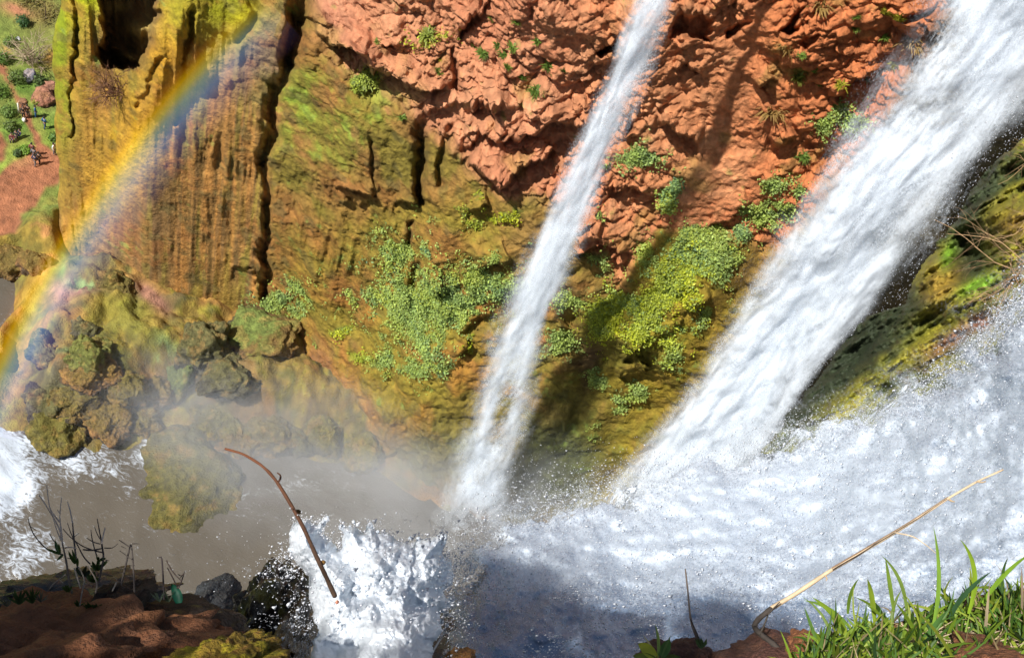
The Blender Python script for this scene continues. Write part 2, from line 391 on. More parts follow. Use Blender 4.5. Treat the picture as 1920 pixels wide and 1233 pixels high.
# striped curtain: brown, orange and violet brown streaks
cu = np.empty_like(c); cu[:] = (.29, .155, .050)
cu = mixc(cu, (.38, .185, .055), sstep(0, .5, st)); cu = mixc(cu, (.17, .095, .030), sstep(.0, .5, -st)); cu = mixc(cu, (.24, .20, .04), sstep(.0, .5, fbm(Q * np.array([1.1, .4, .09]), 4, 56)) * .7); cu = mixc(cu, (.14, .085, .035), sstep(.25, .6, fbm(Q * np.array([3.2, .5, .12]), 3, 58)) * .6); cu = mixc(cu, (.30, .20, .045), sstep(.1, .7, st2))
cu = mixc(cu, (.19, .13, .085), blob(wx, wy, 480, 90, 70, 90) * .9); cu = mixc(cu, (.27, .17, .12), blob(wx, wy, 210, 430, 70, 90) * .6)
c = mixc(c, cu, Z_left * .95)
# yellow and green moss on the left columns
mm = np.clip(sstep(185, 120, wx) * sstep(430, 60, wy + 60 * n_b) * 1.15, 0, 1)
c = mixc(c, (.24, .25, .018), mm * (.75 + .3 * n_b)); c = mixc(c, (.34, .21, .03), sstep(.0, .6, st) * mm * .6)
c = mixc(c, (.33, .36, .015), blob(wx, wy, 165, 5, 40, 50) * 1.0); c = mixc(c, (.22, .28, .02), blob(wx, wy, 118, 60, 12, 160) * .8)
c = mixc(c, (.30, .155, .035), blob(wx, wy, 160, 330, 50, 120) * .7)
c = mixc(c, (.44, .23, .030), np.clip(blob(wx, wy, 300, 120, 38, 150, 24) * 1.2, 0, 1) * .85); c = mixc(c, (.42, .26, .02), blob(wx, wy, 235, 300, 50, 110, 15) * .8)
c = mixc(c, (.28, .27, .025), blob(wx, wy, 335, 10, 25, 60, 20) * .8); c = mixc(c, (.27, .26, .02), np.clip(blob(wx, wy, 430, 10, 60, 70, 30) * 1.3, 0, 1)); c = mixc(c, (.20, .17, .03), blob(wx, wy, 262, 150, 30, 30) * .8)
c = mixc(c, (.13, .09, .045), sstep(-4, 14, poly_sd(wx, wy, [(188, -60), (188, 60), (178, 100), (190, 135), (240, 128), (272, 120), (292, 66), (316, -60)])) * .75)  # cave mouth: shade painted into the colour inside the hollow
c = mixc(c, (.36, .27, .09), np.clip(blob(PX, PY, 262, 50, 26, 16) + blob(PX, PY, 240, 108, 18, 10) + blob(PX, PY, 225, 15, 20, 10), 0, 1))
# green shoulder of the second curtain
gs = np.clip(1.25 * np.maximum.reduce([blob(wx, wy, 590, 165, 55, 50), blob(wx, wy, 680, 185, 60, 45), blob(wx, wy, 640, 245, 75, 60), blob(wx, wy, 550, 220, 40, 60)]), 0, 1)
c = mixc(c, (.23, .26, .035), gs * sstep(-.7, .3, n_b + .3 * n_c) * .95); c = mixc(c, (.36, .19, .06), blob(wx, wy, 620, 240, 16, 45) * .9 * sstep(-.3, .4, n_b)); c = mixc(c, (.34, .155, .075), blob(wx, wy, 660, 255, 16, 30) * .7)
c = mixc(c, (.24, .33, .05), gs * sstep(.1, .7, n_c + .5 * n_b) * .8)
c = mixc(c, (.21, .13, .034), Z_mid * sstep(640, 720, wx) * sstep(190, 260, wy) * sstep(430, 380, wy) * .8)
# lower wall: orange brown with olive moss
c = mixc(c, (.38, .185, .036), np.clip(low * sstep(1000, 880, wx) * (.65 + .5 * st), 0, 1) * .85 * (1 - Z_red))
c = mixc(c, (.23, .18, .030), np.clip(low * sstep(.0, .6, n_a + .4 * n_b), 0, 1) * .8 * (1 - Z_red)); 
mo = fbm(Q * .28, 4, 63); c = mixc(c, (.19, .165, .028), sstep(.05, .5, mo) * (1 - Z_red) * (1 - Z_left) * .7); c = mixc(c, (.27, .11, .035), sstep(.15, .6, -mo + .3 * n_c) * (1 - Z_red) * .5); c = mixc(c, (.10, .085, .03), sstep(.3, .75, fbm(Q * .7, 3, 64)) * (1 - Z_red) * .55)
c = mixc(c, (.24, .115, .055), np.clip(blob(wx, wy, 560, 690, 110, 60) * 1.2, 0, 1) * sstep(-.4, .5, st) * .7)
c = mixc(c, (.11, .115, .035), np.clip(blob(wx, wy, 830, 850, 130, 70) * 1.2, 0, 1) * .85)
c = mixc(c, (.27, .20, .025), np.clip(rightlow * (.75 + .4 * n_b), 0, 1) * .95); c = mixc(c, (.15, .135, .022), rightlow * sstep(-.1, .5, -n_a + .4 * n_c) * .7)
c = mixc(c, (.085, .10, .030), np.clip(blob(wx, wy, 1040, 860, 90, 110, 25) * 1.3, 0, 1) * .9); c = mixc(c, (.16, .09, .025), blob(wx, wy, 1400, 500, 70, 40, -40) * .7)
c = mixc(c, (.13, .075, .045), blob(wx, wy, 1095, 690, 18, 60, 10) * .8)
c = mixc(c, (.26, .16, .05), blob(wx, wy, 990, 430, 70, 60) * .6)
# bright plant carpets tint the rock below the leaves
_LEAF = [  # centre, radii, rotation, kind (0 blue green, 1 yellow green), density
 (775, 590, 70, 75, 0, 0, 1.0), (720, 560, 50, 45, 0, 0, .75), (820, 500, 60, 50, 0, 0, .8), (870, 545, 60, 55, 0, 0, .9), (905, 510, 55, 45, 0, 0, 1.0), (945, 520, 40, 40, 0, 0, 1.1), (800, 440, 70, 35, 0, 0, .5),
 (790, 640, 35, 45, 0, 0, .9), (700, 480, 45, 60, 0, 0, .4), (640, 560, 50, 40, 0, 0, .35), (500, 577, 52, 18, -15, 0, 1.5), (550, 575, 45, 40, 0, 0, .85), (640, 635, 13, 6, -15, 1, 1.6), (683, 670, 16, 10, 0, 1, 1.5), (715, 680, 18, 20, 0, 0, .9), (780, 680, 16, 10, 0, 0, 1.5),
 (828, 645, 20, 30, 0, 0, .9), (886, 640, 10, 24, 20, 1, 1.0), (830, 410, 40, 25, 0, 0, .35), (900, 385, 45, 50, 0, 1, .35), (955, 395, 20, 20, 0, 1, .5), (845, 570, 40, 40, 0, 0, .7), (745, 525, 40, 40, 0, 0, .6), (760, 470, 50, 40, 0, 0, .5), (520, 640, 25, 12, 0, 0, .6),
 (1325, 465, 62, 42, 10, 0, 1.5), (1300, 435, 26, 16, 0, 0, 1.3), (1275, 525, 55, 40, -35, 1, 1.35), (1230, 575, 50, 30, -50, 1, .9), (1140, 590, 32, 40, 0, 1, 1.2), (1050, 640, 26, 26, 0, 0, 1.5), (1075, 553, 28, 18, 0, 0, 1.1), (1045, 565, 30, 30, 0, 0, .5), (1195, 565, 16, 22, 0, 0, .9), (1145, 490, 35, 40, 0, 0, .35),
 (1325, 580, 14, 12, -30, 0, 1.2), (1275, 660, 14, 22, 20, 0, .9), (1190, 735, 24, 13, 20, 0, .95), (1112, 720, 18, 16, 0, 0, .8), (1160, 762, 22, 14, 0, 0, .8), (1125, 800, 14, 14, 0, 0, .5), (1245, 600, 45, 40, -40, 1, .6), (1200, 610, 20, 40, 0, 1, .6), (1265, 595, 20, 10, 0, 0, .7),
 (1190, 302, 42, 16, -12, 0, 1.1), (1155, 310, 22, 10, -10, 0, .7), (1465, 345, 28, 16, -10, 0, 1.0), (1430, 400, 30, 22, 0, 0, .9), (1470, 390, 26, 24, 0, 0, .7), (1480, 320, 10, 18, 20, 0, .8), (1500, 350, 16, 14, 0, 0, .8), (1560, 215, 30, 14, -20, 0, .8), (1595, 230, 22, 24, 20, 0, 1.1), (1540, 240, 22, 22, 0, 0, .7),
 (1262, 360, 14, 30, 20, 0, .6), (1250, 375, 16, 18, 0, 0, .9), (1110, 395, 25, 20, 0, 0, .5), (1215, 470, 14, 20, 0, 0, .5), (1390, 425, 14, 12, 0, 0, .7), (1160, 540, 20, 20, 0, 0, .5),
 (805, 70, 22, 7, 0, 1, .9), (685, 148, 22, 8, -10, 1, 1.1), (1505, 140, 26, 14, -15, 1, .7), (1470, 85, 24, 14, 0, 1, .4), (820, 112, 16, 14, 0, 1, .4)]
leafm = np.zeros(PX.shape, np.float32); leafy = np.zeros(PX.shape, np.float32)
for (cx, cy_, rx, ry, ro, k, de) in _LEAF:
    m = de * blob(wx, wy, cx, cy_, rx, ry, ro); leafm = np.maximum(leafm, m); 
    if k: leafy = np.maximum(leafy, m)
velvet = sstep(-30, 60, poly_sd(wx, wy, [(640, 400), (800, 340), (980, 380), (1010, 460), (960, 640), (900, 760), (700, 760), (560, 640), (560, 540)])) * (1 - Z_red)
c = mixc(c, (.25, .195, .032), velvet * sstep(-.45, .35, n_a + .5 * n_b) * .8)
c = mixc(c, (.38, .22, .04), np.clip(blob(wx, wy, 240, 230, 60, 150, 20) + blob(wx, wy, 180, 400, 50, 110), 0, 1) * sstep(-.4, .4, st) * .7)
patch = sstep(.36, .66, leafm * .85 + .42 * n_b + .30 * n_c)
c = mixc(c, (.17, .22, .05), patch * .75)
c = mixc(c, (.25, .25, .02), np.clip(leafy, 0, 1) * .6)
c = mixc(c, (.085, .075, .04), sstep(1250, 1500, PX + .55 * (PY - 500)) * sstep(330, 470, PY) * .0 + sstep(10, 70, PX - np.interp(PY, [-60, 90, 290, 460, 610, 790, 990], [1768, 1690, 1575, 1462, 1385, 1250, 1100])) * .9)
tone_n = fbm(Q * 3.1, 2, 61)  # random tone over the rock
c = np.clip(c * (1 + .20 * tone_n + .12 * n_c)[..., None] * (.86 + .12 * Z_red + .16 * Z_left)[..., None], .01, .9)

lum_ = c.mean(-1, keepdims=True); c = np.clip(lum_ + (1.07 - .07 * Z_red)[..., None] * (c - lum_), .006, .9)
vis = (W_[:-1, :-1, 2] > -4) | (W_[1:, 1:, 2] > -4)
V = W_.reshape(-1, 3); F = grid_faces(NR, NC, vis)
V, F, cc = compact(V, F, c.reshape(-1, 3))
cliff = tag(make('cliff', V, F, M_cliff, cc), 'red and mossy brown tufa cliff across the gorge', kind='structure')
# the cliff goes on upwards to its rim, above the picture
top = W_[0, (back[0] < 3)]; nt_ = len(top)
rows = [top]
for k, (dz, dr) in enumerate(((3, .3), (7, -.5), (12, .5), (16, 3), (18, 8), (19, 30))):
    p = top.copy(); p[:, 2] = top[:, 2] + dz * (1 + .1 * np.sin(np.arange(nt_) * .05)); rad = p[:, :2] / np.linalg.norm(p[:, :2], axis=1, keepdims=True); p[:, :2] += rad * dr; rows.append(p)
Vr = np.stack(rows); Fr = grid_faces(len(rows), nt_)[:, ::-1]
tag(make('cliff_rim', Vr.reshape(-1, 3), Fr, M_cliff, (.42, .19, .09)), 'upper part of the red cliff above the falls', kind='structure')

def cliff_pick(px, py):
    """nearest point of the finished cliff for a photograph pixel, with its outward normal"""
    i = int(np.clip(round((py - _gy[0]) / (_gy[1] - _gy[0])), 3, NR - 4)); j = int(np.clip(round((px - _gx[0]) / (_gx[1] - _gx[0])), 3, NC - 4))
    return i, j
_tu = W_[:, 2:] - W_[:, :-2]; _tu = np.pad(_tu, ((0, 0), (1, 1), (0, 0)), 'edge')
_tv = W_[2:] - W_[:-2]; _tv = np.pad(_tv, ((1, 1), (0, 0), (0, 0)), 'edge')
NRM = np.cross(_tv, _tu); NRM /= np.linalg.norm(NRM, axis=-1, keepdims=True) + 1e-9
NRM *= np.sign(-(NRM * RAYS).sum(-1))[..., None]
# ================================================================== gorge floor, pool and rapids (structure)
gx = np.concatenate([np.arange(-150, -64, .6), np.arange(-64, 8, .26), np.arange(8, 42, .6), np.arange(42, 130, 3.0)]); gy = np.concatenate([np.arange(18, 38, .6), np.arange(38, 92, .26), np.arange(92, 210, .6)]); GX, GY = np.meshgrid(gx, gy)
P0 = np.stack([GX, GY, np.zeros_like(GX)], -1)
gpx, gpy = project(P0 + np.array([0, 0, 1.0]))
G3 = np.stack([GX, GY, np.zeros_like(GX)], -1).astype(np.float32)
gpx2 = gpx + 9 * fbm(G3 * .3, 3, 101); gpy2 = gpy + 9 * fbm(G3 * .3, 3, 102)
POOL = [(-400, 760), (-50, 790), (60, 800), (150, 828), (250, 822), (330, 802), (400, 815), (440, 842), (520, 838), (600, 856), (720, 876), (800, 925), (850, 948), (1000, 965), (1200, 925), (1500, 960), (1900, 1700), (-900, 2000), (-900, 1000)]
TARN = [(-300, 480), (0, 508), (18, 512), (27, 530), (27, 575), (12, 600), (-10, 640), (-300, 700)]
dp = np.maximum(poly_sd(gpx2, gpy2, POOL), poly_sd(gpx2, gpy2, TARN)) / 18.0
gz = np.where(dp > 0, -np.minimum(dp * .6, 2.5), np.minimum(-dp * .35, 1.6))
tal = sstep(-25, 60, poly_sd(gpx2, gpy2 , [(60, 640), (70, 570), (110, 500), (220, 480), (340, 540), (500, 560), (620, 690), (760, 790), (800, 850), (700, 840), (600, 820), (430, 800), (330, 740), (250, 770), (150, 790), (70, 760)]))
rl1, _, rid = worley(G3 * .28 + .3 * fbm(G3 * .2, 2, 105)[..., None], 106); rl2, _, _ = worley(G3 * .8, 107)
gz += tal * (3.0 + 1.1 * fbm(G3 * .12, 3, 108) + 1.9 * (1 - rl1 ** 2 * 1.3) + .7 * (1 - rl2 ** 2) - .5)
bankm = sstep(-15, 30, poly_sd(gpx2, gpy2, [(30, 450), (60, 410), (120, 400), (130, 500), (100, 560), (60, 600), (20, 660), (-10, 780), (-60, 780), (0, 620), (36, 570), (36, 480), (-100, 480), (-100, 455)]))
gz += bankm * (2.0 + .9 * (1 - rl1 ** 2) + .6 * fbm(G3 * .3, 3, 109))
hill = np.clip((GY - 84 + .25 * (GX + 60)) / 60, 0, 2)
gz += hill ** 1.4 * 14 + .45 * fbm(G3 * .1, 4, 110) * sstep(0, -3, dp) + hill * 2.0 * fbm(G3 * .08, 3, 111)
rl3, _, _ = worley(G3 * 1.9, 118); gz += .12 * fbm(G3 * .9, 3, 112) + tal * (.28 * (1 - rl3 ** 2) + .25 * fbm(G3 * 1.5, 3, 119))
Gv = np.stack([GX, GY, gz], -1)
qx, qy = project(Gv); qx = qx + 5 * fbm(G3 * .35, 3, 115); qy = qy + 5 * fbm(G3 * .35, 3, 116)
na, nb, nc = fbm(G3 * .15, 4, 121), fbm(G3 * .6, 4, 122), fbm(G3 * 1.9, 2, 123)
c = np.empty(GX.shape + (3,), np.float32); c[:] = (.165, .20, .045)
c = mixc(c, (.11, .19, .03), sstep(-.1, .5, na)); c = mixc(c, (.26, .25, .06), sstep(.1, .6, nb) * .7)
farleft = sstep(125, 112, qx)
c = mixc(c, (.22, .30, .05), farleft * np.clip(blob(qx, qy, 95, 260, 16, 30) + blob(qx, qy, 40, 285, 40, 16, -35) + blob(qx, qy, 5, 320, 30, 14, -40) + blob(qx, qy, 25, 85, 14, 20), 0, 1) * .9)
PATHS = [(0, 118), (12, 128), (18, 150), (26, 172), (44, 192), (58, 212), (66, 240), (78, 268), (100, 288), (112, 300), (112, 345), (86, 350), (70, 385), (40, 400), (36, 440), (-20, 460), (-120, 460), (-120, 330), (-4, 330), (14, 312), (44, 296), (66, 276), (60, 250), (48, 226), (32, 196), (16, 160), (6, 140), (-40, 132)]
soil = sstep(-5, 4, poly_sd(qx, qy, PATHS)) * sstep(480, 450, qy)
soil2 = sstep(-6, 6, poly_sd(qx, qy, [(-60, 240), (0, 250), (16, 275), (8, 300), (-60, 330)])) * 1.0
c = mixc(c, (.30, .125, .065), np.maximum(soil, soil2)); c = mixc(c, (.42, .22, .10), np.clip(blob(qx, qy, 40, 305, 16, 8) + blob(qx, qy, 12, 95, 8, 14), 0, 1) * farleft * .8)
c = mixc(c, (.46, .19, .11), farleft * np.clip(blob(qx, qy, 88, 182, 14, 10) + blob(qx, qy, 92, 160, 9, 8) + blob(qx, qy, 40, 22, 34, 12, 15) * 1.2, 0, 1))
c = mixc(c, (.36, .17, .045), farleft * blob(qx, qy, 92, 105, 14, 18) * .8); c = mixc(c, (.20, .15, .05), farleft * blob(qx, qy, 80, 20, 36, 40) * .9)
# mossy talus below the curtain
tc = np.empty_like(c); tc[:] = (.235, .165, .042)
tc = mixc(tc, (.125, .115, .030), sstep(-.2, .4, nb)); tc = mixc(tc, (.22, .19, .03), sstep(.1, .5, nc + .5 * na) * .7); tc = mixc(tc, (.32, .17, .05), sstep(.0, .5, fbm(G3 * .35, 3, 131)) * .85); tc = mixc(tc, (.10, .085, .05), sstep(.1, .5, fbm(G3 * .5, 3, 132)) * .6)
tc = mixc(tc, (.21, .20, .035), np.clip(blob(qx, qy, 230, 590, 80, 50, 30) * 1.2, 0, 1) * .8)
tc = mixc(tc, (.34, .17, .12), np.clip(blob(qx, qy, 285, 556, 42, 13, 40) * 1.5 + blob(qx, qy, 115, 545, 26, 26) + blob(qx, qy, 150, 545, 40, 8), 0, 1) * .9)
tc = mixc(tc, (.36, .17, .12), np.clip(blob(qx, qy, 420, 722, 28, 9, -35) * 1.4 + blob(qx, qy, 375, 772, 8, 12), 0, 1)); tc = mixc(tc, (.20, .27, .10), np.clip(blob(qx, qy, 160, 535, 32, 11) * 1.4 + blob(qx, qy, 312, 645, 26, 14, 40) + blob(qx, qy, 135, 657, 26, 7, -10) + blob(qx, qy, 300, 672, 14, 8), 0, 1) * sstep(-.6, .2, nb + nc))
tc = mixc(tc, (.13, .125, .07), np.clip(blob(qx, qy, 100, 720, 60, 50) + blob(qx, qy, 440, 690, 50, 40), 0, 1) * .6)
tw = sstep(118, 132, qx) + sstep(500, 540, qy)
c = mixc(c, tc, np.clip(tw, 0, 1))
bc = np.empty_like(c); bc[:] = (.27, .19, .04); bc = mixc(bc, (.38, .19, .07), sstep(0, .6, nb)); bc = mixc(bc, (.16, .13, .03), sstep(.1, .6, -nb))
c = mixc(c, bc, np.clip(bankm * 1.5, 0, 1) * sstep(395, 430, qy))
c = mixc(c, (.12, .085, .055), sstep(0, .5, dp))
c = np.clip(c * (1 + .28 * nc)[..., None], .01, .9); lum_ = c.mean(-1, keepdims=True); c = np.clip(lum_ + 1.05 * (c - lum_), .006, .9)
Fg = grid_faces(*GX.shape)[:, ::-1]
tag(make('ground', Gv.reshape(-1, 3), Fg, M_soil, c.reshape(-1, 3)), 'grassy gorge floor with red soil path and mossy talus', kind='structure')

def ground_z(x, y):
    i = np.clip(np.searchsorted(gy, y), 0, len(gy) - 1); j = np.clip(np.searchsorted(gx, x), 0, len(gx) - 1)
    return gz[i, j]
def on_ground(px, py):
    z = 0.0
    for _ in range(8):
        p = on_z(px, py, z); z = float(ground_z(p[0], p[1]))
    return np.array([p[0], p[1], z])

# --- pool --------------------------------------------------------------------------------------------
def pool_mat():
    m, nt, N, L, out = newmat('silty_water')
    b = N('ShaderNodeBsdfPrincipled'); b.inputs['Roughness'].default_value = .18; b.inputs['Specular IOR Level'].default_value = .5
    g = N('ShaderNodeNewGeometry'); a = N('ShaderNodeAttribute', attribute_name='foam')
    mp = N('ShaderNodeMapping'); mp.inputs['Scale'].default_value = (1, 1.9, 1); mp.inputs['Rotation'].default_value = (0, 0, .5); L(g.outputs['Position'], mp.inputs[0])
    n = N('ShaderNodeTexNoise', Scale=1.1, Detail=9.0, Roughness=.68, Distortion=1.4); L(mp.outputs[0], n.inputs['Vector'])
    n2 = N('ShaderNodeTexNoise', Scale=.14, Detail=4.0); L(g.outputs['Position'], n2.inputs['Vector'])
    cr = N('ShaderNodeMix', data_type='RGBA'); cr.inputs[6].default_value = (.112, .096, .073, 1); cr.inputs[7].default_value = (.085, .076, .063, 1); L(n2.outputs[0], cr.inputs[0])
    s = N('ShaderNodeMath', operation='SUBTRACT'); s.inputs[1].default_value = .5; L(n.outputs[0], s.inputs[0])
    k = N('ShaderNodeMath', operation='MULTIPLY_ADD'); k.inputs[1].default_value = 2.4; L(s.outputs[0], k.inputs[0]); L(a.outputs['Fac'], k.inputs[2])
    r = N('ShaderNodeMapRange', interpolation_type='SMOOTHSTEP'); r.inputs[1].default_value = .32; r.inputs[2].default_value = 1.15; L(k.outputs[0], r.inputs[0])
    mx = N('ShaderNodeMix', data_type='RGBA'); mx.inputs[7].default_value = (.56, .63, .72, 1); L(r.outputs[0], mx.inputs[0]); L(cr.outputs[2], mx.inputs[6]); L(mx.outputs[2], b.inputs['Base Color'])
    rr = N('ShaderNodeMapRange'); rr.inputs[3].default_value = .16; rr.inputs[4].default_value = .8; L(r.outputs[0], rr.inputs[0]); L(rr.outputs[0], b.inputs['Roughness'])
    bp = N('ShaderNodeBump'); bp.inputs['Strength'].default_value = .38; bp.inputs['Distance'].default_value = .2; L(n.outputs[0], bp.inputs['Height']); L(bp.outputs[0], b.inputs['Normal'])
    L(b.outputs[0], out.inputs[0]); return m
M_pool = pool_mat()
px_, py_ = np.meshgrid(np.concatenate([np.arange(-120, 60, .5), np.arange(60, 140, 4.0)]), np.concatenate([np.arange(-40, 5, 3.0), np.arange(5, 92, .5)]))
P3 = np.stack([px_, py_, np.zeros_like(px_)], -1); ux, uy = project(P3)
ux = ux + 10 * fbm(P3 * .4, 3, 141); uy = uy + 8 * fbm(P3 * .4, 3, 142)
foam = np.zeros(px_.shape, np.float32)
foam += 1.05 * sstep(-45, 45, poly_sd(ux, uy, [(-200, 760), (5, 785), (30, 815), (45, 860), (62, 920), (40, 955), (0, 968), (-200, 980)]))
foam += .75 * blob(ux, uy, 90, 825, 70, 10) + .55 * blob(ux, uy, 120, 850, 60, 30) + .42 * blob(ux, uy, 160, 885, 70, 22) + .9 * blob(ux, uy, 285, 838, 42, 14, -35) + .45 * blob(ux, uy, 225, 832, 30, 8)
foam += .5 * blob(ux, uy, 60, 1020, 60, 40) + .35 * blob(ux, uy, 40, 1060, 50, 30) + .30 * blob(ux, uy, 470, 920, 120, 12, -5) + .5 * blob(ux, uy, 860, 985, 50, 18, -20) + .25 * blob(ux, uy, 240, 930, 20, 30)
foam += .22 * np.clip(fbm(P3 * np.array([.12, .3, 1]), 3, 147), 0, 1) + .12
foam += 1.1 * blob(ux, uy, 1250, 930, 180, 40) 
z = .10 * fbm(P3 * .5, 3, 143) + np.clip(foam, 0, 1.4) * (.35 * fbm(P3 * .6, 4, 144) + .25 * np.abs(fbm(P3 * 1.4, 3, 145)))
z += 1.0 * sstep(60, -40, ux) * sstep(.6, 1.5, foam)
P3[..., 2] = z
tag(make('pool_water', P3.reshape(-1, 3), grid_faces(*px_.shape)[:, ::-1], M_pool, None, attrs={'foam': foam.ravel()}), 'silty grey brown river pool with foam streaks', kind='structure')
# ================================================================== boulders
import bmesh
def ico(sub):
    bm = bmesh.new(); bmesh.ops.create_icosphere(bm, subdivisions=sub, radius=1.0)
    V = np.array([v.co[:] for v in bm.verts]); F = np.array([[v.index for v in f.verts] for f in bm.faces]); bm.free(); return V, F
ICO = {k: ico(k) for k in (1, 2, 3, 4, 5, 6)}
def rock_shape(sub, rad, seed, rough=.22, facet=.16, scale=1.3):
    V, F = ICO[sub]; V = V.copy(); S = V * scale + seed * 13.7
    rr = np.random.default_rng(seed + 500)
    for _ in range(9):                                             # broken flat faces
        nk = rr.normal(0, 1, 3); nk /= np.linalg.norm(nk); dk = rr.uniform(.68, .96); V = V - np.clip(V @ nk - dk, 0, None)[:, None] * nk * .85
    d = rough * .9 * fbm(S * .9, 3, seed) + rough * .5 * fbm(S * 2.6, 3, seed + 1)
    f1, f2, _ = worley(S * 1.35, seed + 2); g1, _, _ = worley(S * 3.4, seed + 3)
    d = d + facet * (.6 - f1 ** 1.5) + facet * .35 * (.6 - g1 ** 1.5) + .03 * fbm(S * 8, 2, seed + 4)
    return V * (1 + d)[:, None] * np.asarray(rad), F
def rot_z(V, a):
    c, s = math.cos(a), math.sin(a); return V @ np.array([[c, s, 0], [-s, c, 0], [0, 0, 1]])
def boulder(px, py, rx, ry, rot, cols, label, seed, group='boulders below the cliff', up=.2, green=0, sub=5, zoff=0.0, cat='boulder', rough=.22, facet=.16):
    """rx, ry: half size as seen, in photograph pixels"""
    p = on_ground(px, py + ry * .45); d = np.linalg.norm(p - EYE); m = d / FPX
    R = rx * m * 1.45; Rz = ry * m * 1.5
    V, F = rock_shape(sub, (R, R * .85, Rz), seed, rough, facet)
    if rot: 
        a = math.radians(rot); X = RM[:, 0]; Yv = RM[:, 1]; Zv = RM[:, 2]
        k = np.array(Zv); c_, s_ = math.cos(-a), math.sin(-a); Kx = np.array([[0, -k[2], k[1]], [k[2], 0, -k[0]], [-k[1], k[0], 0]])
        V = V @ (np.eye(3) + s_ * Kx + (1 - c_) * Kx @ Kx).T
    n = V / np.linalg.norm(V, axis=1, keepdims=True)
    nn = fbm(V * 1.1 + seed, 4, seed + 9); n3 = fbm(V * 3.1 + seed, 4, seed + 10, .65)
    c = np.empty((len(V), 3), np.float32); c[:] = cols[0]
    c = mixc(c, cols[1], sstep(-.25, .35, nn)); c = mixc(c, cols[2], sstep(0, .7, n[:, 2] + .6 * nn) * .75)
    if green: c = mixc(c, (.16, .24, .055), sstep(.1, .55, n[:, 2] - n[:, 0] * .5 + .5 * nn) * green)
    c = mixc(c, (.055, .05, .04), sstep(.25, -.35, n[:, 2] + .45 * nn + .25 * n3) * .75)      # wet foot, plus shade painted into the downward faces
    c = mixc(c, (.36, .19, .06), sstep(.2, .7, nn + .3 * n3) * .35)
    c = np.clip(c * (1 + .40 * n3)[:, None], .01, .8)
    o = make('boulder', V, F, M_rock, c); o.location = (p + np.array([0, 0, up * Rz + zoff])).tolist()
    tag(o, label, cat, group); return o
YM = [(.17, .12, .04), (.25, .15, .045), (.175, .145, .033)]; OR = [(.22, .13, .045), (.34, .17, .06), (.19, .145, .033)]; GR = [(.11, .10, .06), (.15, .125, .065), (.15, .14, .045)]; YG = [(.14, .115, .04), (.20, .145, .035), (.185, .165, .033)]
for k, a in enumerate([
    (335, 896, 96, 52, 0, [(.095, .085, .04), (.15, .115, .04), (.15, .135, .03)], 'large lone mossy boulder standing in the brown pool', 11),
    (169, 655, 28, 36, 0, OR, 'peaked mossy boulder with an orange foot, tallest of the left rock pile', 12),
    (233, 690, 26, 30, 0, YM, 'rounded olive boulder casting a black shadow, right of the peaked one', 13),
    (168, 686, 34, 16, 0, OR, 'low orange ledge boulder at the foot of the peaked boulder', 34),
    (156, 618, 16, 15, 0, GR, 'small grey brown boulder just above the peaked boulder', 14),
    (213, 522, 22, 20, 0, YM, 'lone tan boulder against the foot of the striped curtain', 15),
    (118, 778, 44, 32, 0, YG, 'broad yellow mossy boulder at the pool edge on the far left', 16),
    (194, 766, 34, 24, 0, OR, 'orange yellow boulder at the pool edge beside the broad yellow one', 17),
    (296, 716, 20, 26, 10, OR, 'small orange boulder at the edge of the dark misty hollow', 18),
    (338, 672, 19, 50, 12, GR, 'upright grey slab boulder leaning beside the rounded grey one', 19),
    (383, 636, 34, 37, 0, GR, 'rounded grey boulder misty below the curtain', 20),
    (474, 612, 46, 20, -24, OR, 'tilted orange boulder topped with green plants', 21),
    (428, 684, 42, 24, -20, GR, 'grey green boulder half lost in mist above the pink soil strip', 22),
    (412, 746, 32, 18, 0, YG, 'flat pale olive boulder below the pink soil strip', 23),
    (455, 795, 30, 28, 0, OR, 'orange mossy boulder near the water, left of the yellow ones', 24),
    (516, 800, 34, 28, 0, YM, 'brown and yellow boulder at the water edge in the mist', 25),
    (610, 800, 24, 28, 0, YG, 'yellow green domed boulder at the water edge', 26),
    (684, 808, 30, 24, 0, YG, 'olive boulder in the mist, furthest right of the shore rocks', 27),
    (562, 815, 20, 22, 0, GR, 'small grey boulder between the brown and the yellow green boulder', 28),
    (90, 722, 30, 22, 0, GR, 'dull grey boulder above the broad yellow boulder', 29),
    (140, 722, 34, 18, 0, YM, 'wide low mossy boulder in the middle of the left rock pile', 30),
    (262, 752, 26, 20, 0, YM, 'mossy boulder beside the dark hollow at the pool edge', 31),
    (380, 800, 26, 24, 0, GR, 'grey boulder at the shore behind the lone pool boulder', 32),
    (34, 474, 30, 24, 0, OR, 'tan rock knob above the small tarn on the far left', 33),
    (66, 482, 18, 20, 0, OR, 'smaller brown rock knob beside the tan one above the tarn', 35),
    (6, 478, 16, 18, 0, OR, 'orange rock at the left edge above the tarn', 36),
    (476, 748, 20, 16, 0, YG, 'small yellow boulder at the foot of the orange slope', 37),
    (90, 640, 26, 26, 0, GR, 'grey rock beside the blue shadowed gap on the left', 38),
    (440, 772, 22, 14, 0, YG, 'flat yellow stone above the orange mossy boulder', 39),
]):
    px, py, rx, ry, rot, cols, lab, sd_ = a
    boulder(px, py, rx, ry, rot, cols, lab, sd_, green=.75 if sd_ in (21,) else (.5 if sd_ in (19, 12) else 0), sub=6 if rx > 21 else 5, rough=.14 if rx > 60 else .30, facet=.06 if rx > 60 else .24, up=.0 if rx > 60 else -.28)
